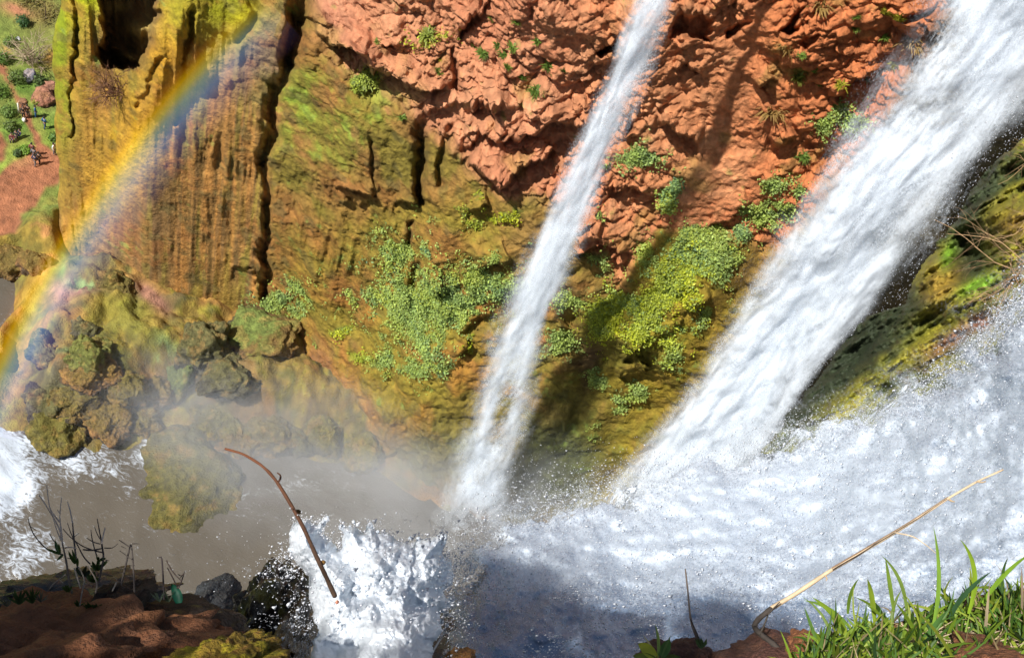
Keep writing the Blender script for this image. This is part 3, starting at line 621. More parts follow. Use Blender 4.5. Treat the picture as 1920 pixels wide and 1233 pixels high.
# ================================================================== falling water
def fall_mat(name, lo=.42, hi=.75, gain=1.6, sc1=1.0, sc2=5.0, stretch=.16, white=(.80, .87, .95), fine_w=.5, maxa=1.0, dist=.8):
    m, nt, N, L, out = newmat(name)
    a = N('ShaderNodeAttribute', attribute_name='flow'); d = N('ShaderNodeAttribute', attribute_name='dens')
    mp = N('ShaderNodeMapping'); mp.inputs['Scale'].default_value = (1, stretch, 1); L(a.outputs['Vector'], mp.inputs[0])
    n1 = N('ShaderNodeTexNoise', Scale=sc1, Detail=7.0, Roughness=.62, Distortion=dist); L(mp.outputs[0], n1.inputs['Vector'])
    mp2 = N('ShaderNodeMapping'); mp2.inputs['Scale'].default_value = (1, .6, 1); L(a.outputs['Vector'], mp2.inputs[0])
    n2 = N('ShaderNodeTexNoise', Scale=sc2, Detail=6.0, Roughness=.75); L(mp2.outputs[0], n2.inputs['Vector'])
    s1 = N('ShaderNodeMath', operation='SUBTRACT'); s1.inputs[1].default_value = .5; L(n1.outputs[0], s1.inputs[0])
    s2 = N('ShaderNodeMath', operation='SUBTRACT'); s2.inputs[1].default_value = .5; L(n2.outputs[0], s2.inputs[0])
    k1 = N('ShaderNodeMath', operation='MULTIPLY_ADD'); k1.inputs[1].default_value = gain; L(s1.outputs[0], k1.inputs[0]); L(d.outputs['Fac'], k1.inputs[2])
    k2 = N('ShaderNodeMath', operation='MULTIPLY_ADD'); k2.inputs[1].default_value = gain * fine_w; L(s2.outputs[0], k2.inputs[0]); L(k1.outputs[0], k2.inputs[2])
    r = N('ShaderNodeMapRange', interpolation_type='SMOOTHSTEP'); r.inputs[1].default_value = lo; r.inputs[2].default_value = hi; r.inputs[4].default_value = maxa; L(k2.outputs[0], r.inputs[0])
    df = N('ShaderNodeBsdfDiffuse'); df.inputs[0].default_value = (*white, 1)
    tl = N('ShaderNodeBsdfTranslucent'); tl.inputs[0].default_value = (*white, 1)
    bp = N('ShaderNodeBump'); bp.inputs['Strength'].default_value = .14; bp.inputs['Distance'].default_value = .4
    ad = N('ShaderNodeMath', operation='ADD'); L(n1.outputs[0], ad.inputs[0]); L(n2.outputs[0], ad.inputs[1]); L(ad.outputs[0], bp.inputs['Height']); L(bp.outputs[0], df.inputs['Normal'])
    mx = N('ShaderNodeMixShader', i0=.15); L(df.outputs[0], mx.inputs[1]); L(tl.outputs[0], mx.inputs[2])
    tr = N('ShaderNodeBsdfTransparent'); m2 = N('ShaderNodeMixShader'); L(r.outputs[0], m2.inputs[0]); L(tr.outputs[0], m2.inputs[1]); L(mx.outputs[0], m2.inputs[2])
    L(m2.outputs[0], out.inputs[0]); return m
M_body = fall_mat('falling_water', lo=.20, hi=1.0, gain=1.7, sc1=.30, sc2=6.5, stretch=.45, fine_w=.6)
M_veil = fall_mat('falling_veil', lo=.34, hi=1.3, gain=1.4, sc1=.45, sc2=8.0, stretch=.34, maxa=.75)
M_fine = fall_mat('falling_drops', lo=.48, hi=1.3, gain=1.3, sc1=.4, sc2=11.0, stretch=.3, fine_w=1.3, maxa=.6)
def lerp_pts(pts, y):
    p = np.array(pts, float); return np.interp(y, p[:, 1], p[:, 0])
def fall_layer(name, Lp, Rp, y0, y1, rfun, nu, nv, mat, parent, dens_fun, off, billow, seed, round_=1.2, widen=0):
    u = np.linspace(0, 1, nu); y = np.linspace(y0, y1, nv); U, Y = np.meshgrid(u, y)
    lx, rx = lerp_pts(Lp, Y), lerp_pts(Rp, Y); w = rx - lx; lx = lx - widen * w; rx = rx + widen * w
    X = lx + U * (rx - lx)
    R_ = ray(X, Y); hz = np.hypot(R_[..., 0], R_[..., 1]); ph = np.arctan2(R_[..., 0], R_[..., 1])
    r = rfun(X, Y, ph)
    P = EYE + R_ * (r / hz)[..., None]
    nrm = np.stack([-np.sin(ph), -np.cos(ph), np.zeros_like(ph)], -1)
    S = np.stack([ph * 57, P[..., 2] * .36, np.full(ph.shape, seed * 3.3)], -1)
    b = fbm(S * .38, 3, seed) + .30 * np.abs(fbm(S * .9 * np.array([1, .7, 1]), 3, seed + 3)) + .07 * fbm(S * 3.0, 2, seed + 5)
    dep = off + billow * b + round_ * (np.sqrt(np.clip(1 - (2 * U - 1) ** 2, 0, 1)) - .7)
    P = P + nrm * dep[..., None]
    flow = np.stack([ph * 57, P[..., 2], np.full(ph.shape, seed * 5.0)], -1)
    dens = dens_fun(X, Y, U)
    return make(name, P.reshape(-1, 3), grid_faces(nv, nu), mat, None, parent=parent, attrs={'flow': flow.reshape(-1, 3), 'dens': dens.ravel()})
OCT_V = np.array([(1, 1, 1), (-1, -1, 1), (-1, 1, -1), (1, -1, -1)], float) * .75
OCT_F = np.array([(0, 2, 1), (0, 1, 3), (0, 3, 2), (1, 2, 3)])
def drops_mesh(name, P, size, mat, parent=None, stretch=None, axis=None):
    n = len(P); s = np.asarray(size)[:, None, None]
    V = OCT_V[None] * s * rng.uniform(.7, 1.3, (n, 1, 3))
    if axis is not None:
        a = np.asarray(axis, float); a = np.broadcast_to(a, (n, 3)); V = V + (V * a[:, None]).sum(-1, keepdims=True) * a[:, None] * ((np.asarray(stretch) if np.ndim(stretch) else np.full(n, stretch))[:, None, None] - 1)
    V = (V + P[:, None]).reshape(-1, 3); F = (OCT_F[None] + (np.arange(n) * 4)[:, None, None]).reshape(-1, 3)
    return make(name, V, F, mat, None, True, parent)
def drop_mat():
    m, nt, N, L, out = newmat('water_drops')
    b = N('ShaderNodeBsdfPrincipled'); b.inputs['Base Color'].default_value = (.86, .88, .92, 1); b.inputs['Roughness'].default_value = .2; b.inputs['Specular IOR Level'].default_value = .8
    t = N('ShaderNodeBsdfTranslucent'); t.inputs[0].default_value = (.86, .88, .92, 1); mx = N('ShaderNodeMixShader', i0=.35); L(b.outputs[0], mx.inputs[1]); L(t.outputs[0], mx.inputs[2]); L(mx.outputs[0], out.inputs[0]); return m
M_drop = drop_mat()

# --- slender fall in the middle -------------------------------------------------------------------------
SL = [(1376, -480), (1264, -200), (1196, -60), (1190, 0), (1150, 110), (1112, 200), (1066, 310), (1022, 410), (978, 500), (945, 600), (915, 700), (885, 790), (858, 860), (840, 920), (822, 985)]
SR = [(1418, -480), (1300, -200), (1280, -60), (1262, 0), (1225, 100), (1190, 185), (1145, 285), (1110, 385), (1075, 480), (1050, 560), (1022, 640), (1005, 720), (985, 800), (960, 880), (945, 940), (938, 985)]
t = tag(empty('slender_waterfall', on_z(880, 960, 0.0)), 'slender white waterfall dropping down the middle of the red cliff', 'waterfall')
def r_sl(X, Y, ph): return 54.5 + .0 * X
def d_sl(k):
    def f(X, Y, U):
        e = np.clip(1 - np.abs(2 * U - 1), 0, 1)
        core = np.interp(Y, [-480, -200, -60, 120, 300, 420, 500, 620, 720, 800, 870, 960, 990], [2.0, 2.0, .93, .93, .97, .98, .98, .95, .92, .92, .92, .86, .45])
        gap = .50 * blob(X, Y, 1040, 575, 16, 34, 20) + .50 * blob(X, Y, 952, 735, 18, 56, 14) + .3 * blob(X, Y, 930, 810, 20, 40, 20) + .5 * blob(X, Y, 885, 975, 18, 30)+ .5 * blob(X, Y, 915, 965, 8, 30)
        return (core * k) * sstep(0, .6, e) * (1 - (0.0 if k == .92 else 1.0) * sstep(0, -90, Y)) - gap * .9 + .02
    return f
def at_world(o, parent):                    # parts are built in world space; keep them there under an Empty at the fall's foot
    o.parent = parent; o.matrix_parent_inverse = Matrix.Translation(parent.location).inverted()
for nm, mat, k, off, bil, sd_, wd in (('stream', M_body, .92, 0, .5, 201, 0), ('veil', M_veil, .95, .8, .5, 214, .25), ('spray', M_fine, .80, 1.4, .5, 227, .6)):
    at_world(fall_layer(nm, SL, SR, -480, 990, r_sl, 60, 440, mat, None, d_sl(k), off, bil, sd_, .9, wd), t)
SL_ROOT = t
# --- broad main fall on the right -------------------------------------------------------------------------
ML = [(2060, -420), (1768, -60), (1735, 20), (1690, 90), (1640, 175), (1575, 290), (1520, 370), (1462, 460), (1420, 545), (1385, 610), (1325, 705), (1250, 790), (1180, 870), (1130, 940), (1100, 990)]
MR = [(2440, -420), (2080, -60), (2030, 60), (1950, 190), (1895, 260), (1825, 340), (1775, 430), (1700, 555), (1600, 640), (1530, 740), (1480, 820), (1430, 900), (1410, 990)]
t = tag(empty('main_waterfall', on_z(1260, 930, 0.0)), 'broad thundering white waterfall slanting down the right side', 'waterfall')
def r_mn(X, Y, ph): return 55.0 - 9 * sstep(math.radians(20), math.radians(34), ph)
def d_mn(k, thin=1.0):
    def f(X, Y, U):
        el = sstep(0, .24, U); er = sstep(1, .55, U)
        right = 1 - .50 * sstep(.55, .85, U) * sstep(150, 300, Y) * sstep(900, 640, Y)
        top = 1 - .5 * thin * blob(X, Y, 1760, 60, 70, 80, -45) - .30 * thin * blob(X, Y, 1700, 170, 60, 60) - .25 * thin * blob(X, Y, 1800, 190, 40, 60, 40)
        gap = .28 * blob(X, Y, 1690, 470, 30, 90, 38) + .22 * blob(X, Y, 1620, 590, 24, 110, 38) + .3 * blob(X, Y, 1880, 260, 60, 30, -40)
        b = 1.0 * el * (.35 + .65 * er) * right * top - gap
        b += .25 * np.clip(blob(X, Y, 1450, 640, 80, 190, 38) + blob(X, Y, 1300, 800, 80, 130, 38), 0, 1) * el
        return b * k * (1 - .45 * sstep(830, 960, Y))
    return f
for nm, mat, k, off, bil, sd_, wd in (('stream', M_body, 1.0, 0, 1.2, 301, 0), ('veil', M_veil, 1.0, 1.6, 1.3, 314, .18), ('spray', M_fine, .80, 2.8, 1.0, 327, .34)):
    at_world(fall_layer(nm, ML, MR, -420, 985, r_mn, 120, 420, mat, None, d_mn(k), off, bil, sd_, 1.6, wd), t)
# thin grey veil hanging between the fall and the spur
VL = [(1960, -60), (1850, 120), (1780, 240), (1710, 340), (1640, 440), (1560, 560), (1480, 660), (1450, 760), (1380, 860)]
VR = [(2200, -60), (2060, 120), (1965, 225), (1880, 300), (1835, 370), (1770, 480), (1690, 590), (1560, 705), (1480, 800), (1440, 860)]
def d_sv(X, Y, U): return .98 * sstep(0, .3, U) * sstep(1, .3, U)
at_world(fall_layer('side_veil', VL, VR, -60, 850, lambda X, Y, ph: 47.0 + .0 * X, 60, 300, M_veil, None, d_sv, 0, .6, 341, .3, 0), t)
# flying drops along the right flank
n = 3600; yy = rng.uniform(120, 800, n); uu = np.clip(rng.normal(.95, .17, n), .3, 1.5); xx = lerp_pts(ML, yy) * (1 - uu) + lerp_pts(MR, yy) * uu
R_ = ray(xx, yy); hz = np.hypot(R_[:, 0], R_[:, 1]); P = EYE + R_ * ((rng.uniform(45, 51, n)) / hz)[:, None]
o = drops_mesh('drops', P, rng.uniform(.006, .018, n) * rng.choice([.7, 1, 1.5], n), M_drop, None, 2.0, (-.1, 0, .99)); o['kind'] = 'stuff'; at_world(o, t)
# ================================================================== mossy spur right of the main fall
def px_sheet(name, xs, ys, depth, mat, keep_fun, relief=None, colf=None, attrs=None, kind=None, label=None, curl=None):
    X, Y = np.meshgrid(xs, ys); D = depth(X, Y); R_ = ray(X, Y)
    return X, Y, D, R_
xs = np.concatenate([np.linspace(1380, 1990, 240), np.linspace(2010, 2800, 30)]); ys = np.linspace(215, 850, 270); X, Y = np.meshgrid(xs, ys); R_ = ray(X, Y)
# distance: far at the fall, near at the lower right, with a terrace edge running down to the left
aL = ((X - 1480) * .845 - (Y - 790) * .535); pL = ((X - 1480) * .535 + (Y - 790) * .845)      # along the slope (up right), across it (towards us)
D = 47 - .018 * aL - .040 * np.clip(pL, -300, 400)
S0 = np.stack([aL * .03, pL * .03, D * .05], -1)
brk = pL - 18 * fbm(S0 * .8, 2, 402)
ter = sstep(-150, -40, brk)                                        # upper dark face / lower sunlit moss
st_ = ridged(S0 * np.array([.28, 1.9, .3]) + .3 * fbm(S0 * .3, 2, 405)[..., None], 4, 403); fb = fbm(S0 * np.array([.4, 1.2, 1]), 4, 404)
rel = .9 * st_ + 1.0 * fb + .28 * fbm(S0 * np.array([3, 6, 3]), 3, 409) + .12 * fbm(S0 * 14, 2, 410) - 3.6 * blob(X, Y, 1812, 478, 34, 46, 20) - 2.5 * blob(X, Y, 1900, 330, 60, 40, -30) + 1.6 * blob(X, Y, 1760, 500, 28, 60, 20) + 1.6 * blob(X, Y, 1700, 585, 90, 22, -28) - 2.2 * blob(X, Y, 1600, 660, 150, 26, -38) + 1.2 * blob(X, Y, 1910, 420, 40, 60)
bnd = lerp_pts([(1990, 235), (1925, 262), (1880, 300), (1838, 350), (1800, 420), (1762, 470), (1728, 520), (1712, 568), (1640, 592), (1585, 650), (1535, 720), (1490, 776), (1440, 850)], Y)
back_ = np.clip((bnd + 6 * fbm(S0 * 1.5, 2, 407) - X) / 30, 0, 3)
P = EYE + R_ * (D - rel + back_ ** 1.5 * 5)[..., None]
c = np.empty(X.shape + (3,), np.float32); c[:] = (.17, .17, .018); n1 = fbm(S0 * np.array([.5, 2.2, 1]), 4, 411); n2 = fbm(S0 * 3.0, 3, 412)
c = mixc(c, (.30, .27, .022), sstep(.0, .6, n1) * .9); c = mixc(c, (.05, .065, .014), sstep(.0, .55, -n1 + .25 * n2)); c = mixc(c, (.13, .075, .02), sstep(.25, .7, n2) * .5)
c = mixc(c, (.028, .04, .016), np.clip(blob(X, Y, 1640, 620, 130, 42, -33) * 1.2 + blob(X, Y, 1530, 740, 90, 40, -38) + blob(X, Y, 1812, 478, 40, 55, 20) * 1.3 + blob(X, Y, 1850, 330, 50, 50) + blob(X, Y, 1815, 400, 30, 60, 20), 0, 1) * .95)  # dark moss, and the shade of the carved hollow painted in
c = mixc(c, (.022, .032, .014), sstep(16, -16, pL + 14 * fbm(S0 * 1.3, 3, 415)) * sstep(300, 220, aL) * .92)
c = mixc(c, (.27, .17, .022), np.clip(blob(X, Y, 1765, 530, 30, 40, 20) * 1.2 + blob(X, Y, 1905, 420, 40, 30), 0, 1) * .9); c = mixc(c, (.16, .30, .02), np.clip(blob(X, Y, 1835, 533, 36, 12, -28) * 1.3 + blob(X, Y, 1778, 480, 12, 26, 20), 0, 1))
c = mixc(c, (.26, .11, .06), np.clip(blob(X, Y, 1840, 605, 20, 14) + blob(X, Y, 1780, 640, 60, 16, -35) * .8, 0, 1)); c = mixc(c, (.17, .12, .08), np.clip(sstep(90, 150, pL), 0, 1) * .8)
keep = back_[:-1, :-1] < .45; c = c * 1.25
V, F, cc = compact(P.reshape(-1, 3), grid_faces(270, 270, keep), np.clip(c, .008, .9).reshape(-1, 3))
M_spur = rock_mat('wet_moss', scale=2.5, bump=.6, bdist=.2, fine=9.0, vary=.5, rough=.6, spec=.4)
tag(make('mossy_spur', V, F, M_spur, cc), 'dark wet mossy rock spur between the main fall and the near spray', kind='structure')

# ================================================================== near cascade: white spray pouring from under our feet
TOP = [(815, 1300), (822, 1180), (838, 1110), (868, 1060), (900, 1015), (955, 985), (1020, 968), (1060, 955), (1110, 930), (1170, 915), (1240, 890), (1330, 862), (1420, 838), (1480, 812), (1540, 798), (1620, 780), (1700, 752), (1750, 710), (1800, 676), (1840, 640), (1868, 618), (1890, 590), (1930, 545), (1990, 480)]
xs = np.concatenate([np.linspace(800, 1990, 470), np.linspace(2010, 2900, 40)]); ys = np.concatenate([np.linspace(470, 1330, 410), np.linspace(1350, 2100, 40)]); X, Y = np.meshgrid(xs, ys)
tp = np.interp(X, [p[0] for p in TOP[2:]], [p[1] for p in TOP[2:]])
tt = np.clip((1330 - Y) / (1330 - tp), 0, 1.25)
def near_depth(X, Y):
    tp = np.interp(X, [p[0] for p in TOP[2:]], [p[1] for p in TOP[2:]]); t0 = np.clip((1330 - Y) / (1330 - tp), -3, 1.3); t_ = np.clip(t0, 0, 2)
    return 6.2 + (np.interp(X, [850, 1100, 1500, 1920], [8.6, 10.5, 11.5, 9.5]) - 6.2) * t_ ** 1.4 + .9 * np.minimum(t0, 0)
D = near_depth(X, Y); R_ = ray(X, Y); P = EYE + R_ * D[..., None]
S = np.stack([X * .012, Y * .016, D * .01], -1); nA = fbm(S * .8, 4, 421); nB = fbm(S * 2.6, 4, 422); nC = fbm(S * 8.0, 3, 423)
sdn = poly_sd(X, Y, TOP + [(3000, 480), (3000, 2300), (815, 2300)]) + 26 * nA + 20 * nB + 10 * nC
rel = (.05 * nA + .014 * nB + .003 * nC) * D * .40
P = P - R_ * rel[..., None] - np.array([0, 0, 1.0]) * (np.clip(-sdn + 10, 0, 200) * .05)[..., None]
dens = sstep(-34, 60, sdn)
dens = dens * (1 - .35 * blob(X, Y, 930, 1160, 110, 110)) - .18 * blob(X, Y, 1850, 690, 110, 60, -15) 
foam = np.clip(.55 + .34 * blob(X, Y, 1350, 930, 420, 130) - .55 * sstep(1080, 1180, Y + .05 * (1400 - X)) - .22 * blob(X, Y, 1850, 1050, 160, 60) - .25 * blob(X, Y, 960, 1150, 130, 120) - .16 * blob(X, Y, 1880, 680, 100, 70), 0, 1)  # less foam low down, a blue tint painted in for the ledge's shade
def near_mat():
    m, nt, N, L, out = newmat('near_spray')
    g = N('ShaderNodeAttribute', attribute_name='flow'); a = N('ShaderNodeAttribute', attribute_name='dens'); fo = N('ShaderNodeAttribute', attribute_name='foam')
    n1 = N('ShaderNodeTexNoise', Scale=1.0, Detail=8.0, Roughness=.70, Distortion=.5); L(g.outputs['Vector'], n1.inputs['Vector'])
    n2 = N('ShaderNodeTexNoise', Scale=5.0, Detail=5.0, Roughness=.75); L(g.outputs['Vector'], n2.inputs['Vector'])
    n3 = N('ShaderNodeTexNoise', Scale=.28, Detail=5.0, Roughness=.6, Distortion=.8); L(g.outputs['Vector'], n3.inputs['Vector'])
    def mad(x, y, mul, add=None):
        n = N('ShaderNodeMath', operation='MULTIPLY_ADD'); s = N('ShaderNodeMath', operation='SUBTRACT'); s.inputs[1].default_value = .5; L(x, s.inputs[0]); L(s.outputs[0], n.inputs[0]); n.inputs[1].default_value = mul; L(y, n.inputs[2]); return n.outputs[0]
    f = mad(n3.outputs[0], mad(n2.outputs[0], mad(n1.outputs[0], fo.outputs['Fac'], 1.5), 2.1), 1.0)
    r = N('ShaderNodeMapRange', interpolation_type='SMOOTHSTEP'); r.inputs[1].default_value = .10; r.inputs[2].default_value = .95; L(f, r.inputs[0])
    mx = N('ShaderNodeMix', data_type='RGBA'); mx.inputs[6].default_value = (.20, .27, .38, 1); mx.inputs[7].default_value = (.80, .87, .95, 1); L(r.outputs[0], mx.inputs[0])
    b = N('ShaderNodeBsdfPrincipled'); L(mx.outputs[2], b.inputs['Base Color']); b.inputs['Specular IOR Level'].default_value = .6
    rr = N('ShaderNodeMapRange'); rr.inputs[3].default_value = .22; rr.inputs[4].default_value = .6; L(r.outputs[0], rr.inputs[0]); L(rr.outputs[0], b.inputs['Roughness'])
    bp = N('ShaderNodeBump'); bp.inputs['Strength'].default_value = .35; bp.inputs['Distance'].default_value = .04; L(mad(n2.outputs[0], n1.outputs[0], .8), bp.inputs['Height']); L(bp.outputs[0], b.inputs['Normal'])
    al = N('ShaderNodeMapRange', interpolation_type='SMOOTHSTEP'); al.inputs[1].default_value = .42; al.inputs[2].default_value = .58; L(mad(n2.outputs[0], mad(n1.outputs[0], a.outputs['Fac'], .9), 1.1), al.inputs[0])
    tr = N('ShaderNodeBsdfTransparent'); ms = N('ShaderNodeMixShader'); L(al.outputs[0], ms.inputs[0]); L(tr.outputs[0], ms.inputs[1]); L(b.outputs[0], ms.inputs[2]); L(ms.outputs[0], out.inputs[0]); return m
M_near_spray = near_mat()
keep = (sdn > -45)[:-1, :-1]
flow = np.stack([X * .034 + .25 * nA, Y * .05 + .25 * nB, D * .02], -1)                # runs with the sheet: across it and down it
V, F, de, fo, fl = compact(P.reshape(-1, 3), grid_faces(*X.shape, keep), dens.ravel().astype(np.float32), foam.ravel().astype(np.float32), flow.reshape(-1, 3).astype(np.float32))
casc = tag(empty('near_cascade', at(1400, 1200, 7.0)), 'wide sheet of white spray pouring away below the grassy ledge', 'waterfall')
at_world(make('sheet', V, F, M_near_spray, None, attrs={'dens': de, 'foam': fo, 'flow': fl}), casc)
# softer veils of spray drifting above the sheet
M_nveil = fall_mat('near_veil', lo=.40, hi=1.15, gain=1.5, sc1=.22, sc2=5.0, stretch=1.0, fine_w=1.2, maxa=.32, dist=1.2)
M_nfine = fall_mat('near_mist', lo=.48, hi=1.2, gain=1.3, sc1=.3, sc2=7.0, stretch=1.0, fine_w=1.6, maxa=.4, dist=1.0)
for nm, mat, off, wid, k, sh in (('veil', M_nveil, .35, 60, .85, 2.2), ('spray', M_nfine, .8, 170, 1.0, 7.7)):
    sd2 = poly_sd(X, Y, TOP + [(3000, 480), (3000, 2300), (815, 2300)]) + 40 * nA + 20 * nB
    V, F, de, fl = compact((EYE + R_ * (D - off - rel * 1.4)[..., None])[::2, ::2].reshape(-1, 3), grid_faces(*X[::2, ::2].shape, (sd2 > -wid)[::2, ::2][:-1, :-1]), (k * sstep(-wid, 70, sd2) * (1 - .75 * sstep(1060, 1190, Y)))[::2, ::2].ravel().astype(np.float32), (flow + sh)[::2, ::2].reshape(-1, 3).astype(np.float32))
    at_world(make(nm, V, F, mat, None, attrs={'dens': de, 'flow': fl}), casc)
# drops thrown off the sheet
def drops_at(px, py, dd, size, name, parent, stretch=1.0, axis=(.7, .5, -.5)):
    P = EYE + ray(px, py) * np.asarray(dd)[:, None]; a = np.asarray(axis, float); a /= np.linalg.norm(a)
    o = drops_mesh(name, P, size, M_drop, None, stretch, a); o['kind'] = 'stuff'; at_world(o, parent); return o
tpx = np.array([p for p in TOP[2:]], float)
n = 34000; q = rng.uniform(0, 1, n); ex = np.interp(q, np.linspace(0, 1, len(tpx)), tpx[:, 0]); ey = np.interp(q, np.linspace(0, 1, len(tpx)), tpx[:, 1])
o1 = rng.normal(0, 1, n) * 15 - np.abs(rng.normal(0, 1, n)) * np.interp(ex, [850, 1000, 1100, 1500, 1920], [45, 55, 30, 16, 16]) + 14
px = ex + rng.normal(0, 14, n) + o1 * .25; py = ey + o1
drops_at(px, py, near_depth(px, py) * rng.uniform(.86, 1.02, n), rng.gamma(1.4, .0026, n).clip(.0015, .03) * np.interp(py, [560, 1000, 1200], [1.15, .9, .6]) * .6, 'drops', casc, 1.6)
n = 40000; px = rng.uniform(860, 1980, n); py = rng.uniform(560, 1240, n); ok = poly_sd(px, py, TOP + [(1990, 1400), (840, 1400)]) > 8; px, py = px[ok], py[ok]; n = len(px)
dd = near_depth(px, py) - rng.uniform(.25, 1.1, n)
drops_at(px, py, dd, rng.gamma(1.3, .0026, n).clip(.0008, .018) * (dd / 12), 'drops', casc, 2.2)
# wet rock under the near cascade
xs = np.concatenate([np.linspace(700, 2000, 120), np.linspace(2040, 2900, 20)]); ys = np.concatenate([np.linspace(520, 1350, 100), np.linspace(1400, 2100, 20)]); X, Y = np.meshgrid(xs, ys)
D = near_depth(np.maximum(X, 850), Y) + 1.3; kp = poly_sd(X, Y, [(p[0] + 16, p[1] + 34) for p in TOP[2:]] + [(3000, 480), (3000, 2300), (780, 2300), (800, 1120)])
D = D + np.clip(-kp, 0, 400) * .16
Sx = EYE + ray(X, Y) * D[..., None]; D = D - .45 * fbm(Sx * .6, 4, 431) - .15 * fbm(Sx * 2.2, 3, 432); P = EYE + ray(X, Y) * D[..., None]
nn = fbm(Sx * .9, 4, 433)
c = np.empty(X.shape + (3,), np.float32); c[:] = (.05, .055, .06); c = mixc(c, (.07, .075, .04), sstep(0, .6, nn)); c = mixc(c, (.07, .055, .05), sstep(0, .6, -nn) * .6)
V, F, cc = compact(P.reshape(-1, 3), grid_faces(*X.shape, (kp > -4)[:-1, :-1]), c.reshape(-1, 3))
M_wet = rock_mat('wet_rock', scale=5, bump=.7, bdist=.05, fine=30, vary=.5, rough=.3, spec=.6)
tag(make('wet_rock_face', V, F, M_wet, cc), 'dark wet rock face under the near spray', kind='structure')
# ================================================================== splash in the foreground
SPL = [(548, 985), (556, 975), (570, 972), (583, 978), (596, 983), (606, 970), (613, 975), (606, 990), (602, 1000), (622, 1010), (633, 1028), (640, 1024), (644, 1000), (636, 990), (640, 984), (668, 985), (684, 995), (694, 980), (704, 990), (726, 1000), (750, 1012), (770, 1020), (784, 1008), (806, 1010), (826, 1000), (836, 1004), (830, 1035), (846, 1052), (850, 1080), (838, 1110), (848, 1130), (826, 1150), (826, 1180), (812, 1210), (806, 1300), (575, 1300), (585, 1240), (592, 1180), (575, 1120), (580, 1080), (562, 1060), (545, 1040), (540, 1010)]
xs = np.linspace(520, 880, 250); ys = np.linspace(955, 1310, 250); X, Y = np.meshgrid(xs, ys)
sd = poly_sd(X, Y, SPL)
S2 = np.stack([X * .02, Y * .02, X * 0], -1)
sdw = sd + 3.0 * fbm(S2 * 3, 3, 501) + 5 * fbm(S2 * 1.2, 2, 502) * sstep(1040, 1120, Y)
th = np.sqrt(np.clip(sdw, 0, 60) / 60)                             # swelling towards the middle
w1, _, _ = worley(S2 * 1.1 + .4 * fbm(S2 * .8, 2, 503)[..., None], 504); w2, _, _ = worley(S2 * 3.2 + .3 * fbm(S2 * 2, 2, 505)[..., None], 506)
bil = .55 * (1 - w1 ** 1.6) + .22 * (1 - w2 ** 1.5) * .7 + .6 * fbm(S2 * 1.3, 4, 507) + .06 * fbm(S2 * 6, 3, 508)
D = 3.75 - .85 * sstep(1060, 1290, Y)
D = D - .30 * th - .12 * bil * (.25 + .75 * th) + .35 * blob(X, Y, 650, 1215, 60, 60)
P = EYE + ray(X, Y) * D[..., None]
back = EYE + ray(X, Y) * (3.80 - .82 * sstep(1060, 1290, Y) + .2 * th)[..., None]
foam = np.clip(.70 + .6 * th + .35 * fbm(S2 * 1.6, 3, 509) - .45 * blob(X, Y, 660, 1230, 60, 40) - .25 * sstep(800, 850, X) - .25 * sstep(1030, 985, Y), 0, 1)
keep = ((sdw[:-1, :-1] > -1) & (sdw[1:, 1:] > -1) & (sdw[1:, :-1] > -1) & (sdw[:-1, 1:] > -1))
def splash_mat():
    m, nt, N, L, out = newmat('splash_water')
    fo = N('ShaderNodeAttribute', attribute_name='foam'); g = N('ShaderNodeNewGeometry')
    n1 = N('ShaderNodeTexNoise', Scale=16.0, Detail=8.0, Roughness=.75, Distortion=1.0); L(g.outputs['Position'], n1.inputs['Vector'])
    vo = N('ShaderNodeTexVoronoi', feature='SMOOTH_F1', Scale=30.0); L(g.outputs['Position'], vo.inputs['Vector'])
    s = N('ShaderNodeMath', operation='SUBTRACT'); s.inputs[1].default_value = .5; L(n1.outputs[0], s.inputs[0])
    k = N('ShaderNodeMath', operation='MULTIPLY_ADD'); k.inputs[1].default_value = 1.3; L(s.outputs[0], k.inputs[0]); L(fo.outputs['Fac'], k.inputs[2])
    r = N('ShaderNodeMapRange', interpolation_type='SMOOTHSTEP'); r.inputs[1].default_value = .05; r.inputs[2].default_value = .5; L(k.outputs[0], r.inputs[0])
    b = N('ShaderNodeBsdfPrincipled'); b.inputs['Base Color'].default_value = (.86, .91, .97, 1); b.inputs['Roughness'].default_value = .28; b.inputs['Specular IOR Level'].default_value = .7
    t = N('ShaderNodeBsdfTranslucent'); t.inputs[0].default_value = (.72, .86, .95, 1); m0 = N('ShaderNodeMixShader', i0=.18); L(b.outputs[0], m0.inputs[1]); L(t.outputs[0], m0.inputs[2])
    gl = N('ShaderNodeBsdfGlossy'); gl.inputs['Roughness'].default_value = .08; gl.inputs[0].default_value = (.9, .95, 1, 1); tr = N('ShaderNodeBsdfTransparent'); tr.inputs[0].default_value = (.80, .88, .94, 1)
    fr = N('ShaderNodeFresnel', IOR=1.33); gm = N('ShaderNodeMixShader'); L(fr.outputs[0], gm.inputs[0]); L(tr.outputs[0], gm.inputs[1]); L(gl.outputs[0], gm.inputs[2])
    ad = N('ShaderNodeMath', operation='MULTIPLY_ADD'); ad.inputs[1].default_value = .5; L(vo.outputs[0], ad.inputs[0]); L(n1.outputs[0], ad.inputs[2])
    bp = N('ShaderNodeBump'); bp.inputs['Strength'].default_value = .6; bp.inputs['Distance'].default_value = .02; L(ad.outputs[0], bp.inputs['Height'])
    for x in (b, gl, fr): L(bp.outputs[0], x.inputs['Normal'])
    mx = N('ShaderNodeMixShader'); L(r.outputs[0], mx.inputs[0]); L(gm.outputs[0], mx.inputs[1]); L(m0.outputs[0], mx.inputs[2]); L(mx.outputs[0], out.inputs[0]); return m
M_spl = splash_mat()
nG = X.size; F1 = grid_faces(*X.shape, keep)
V, F, fo = compact(P.reshape(-1, 3), F1, foam.ravel().astype(np.float32))
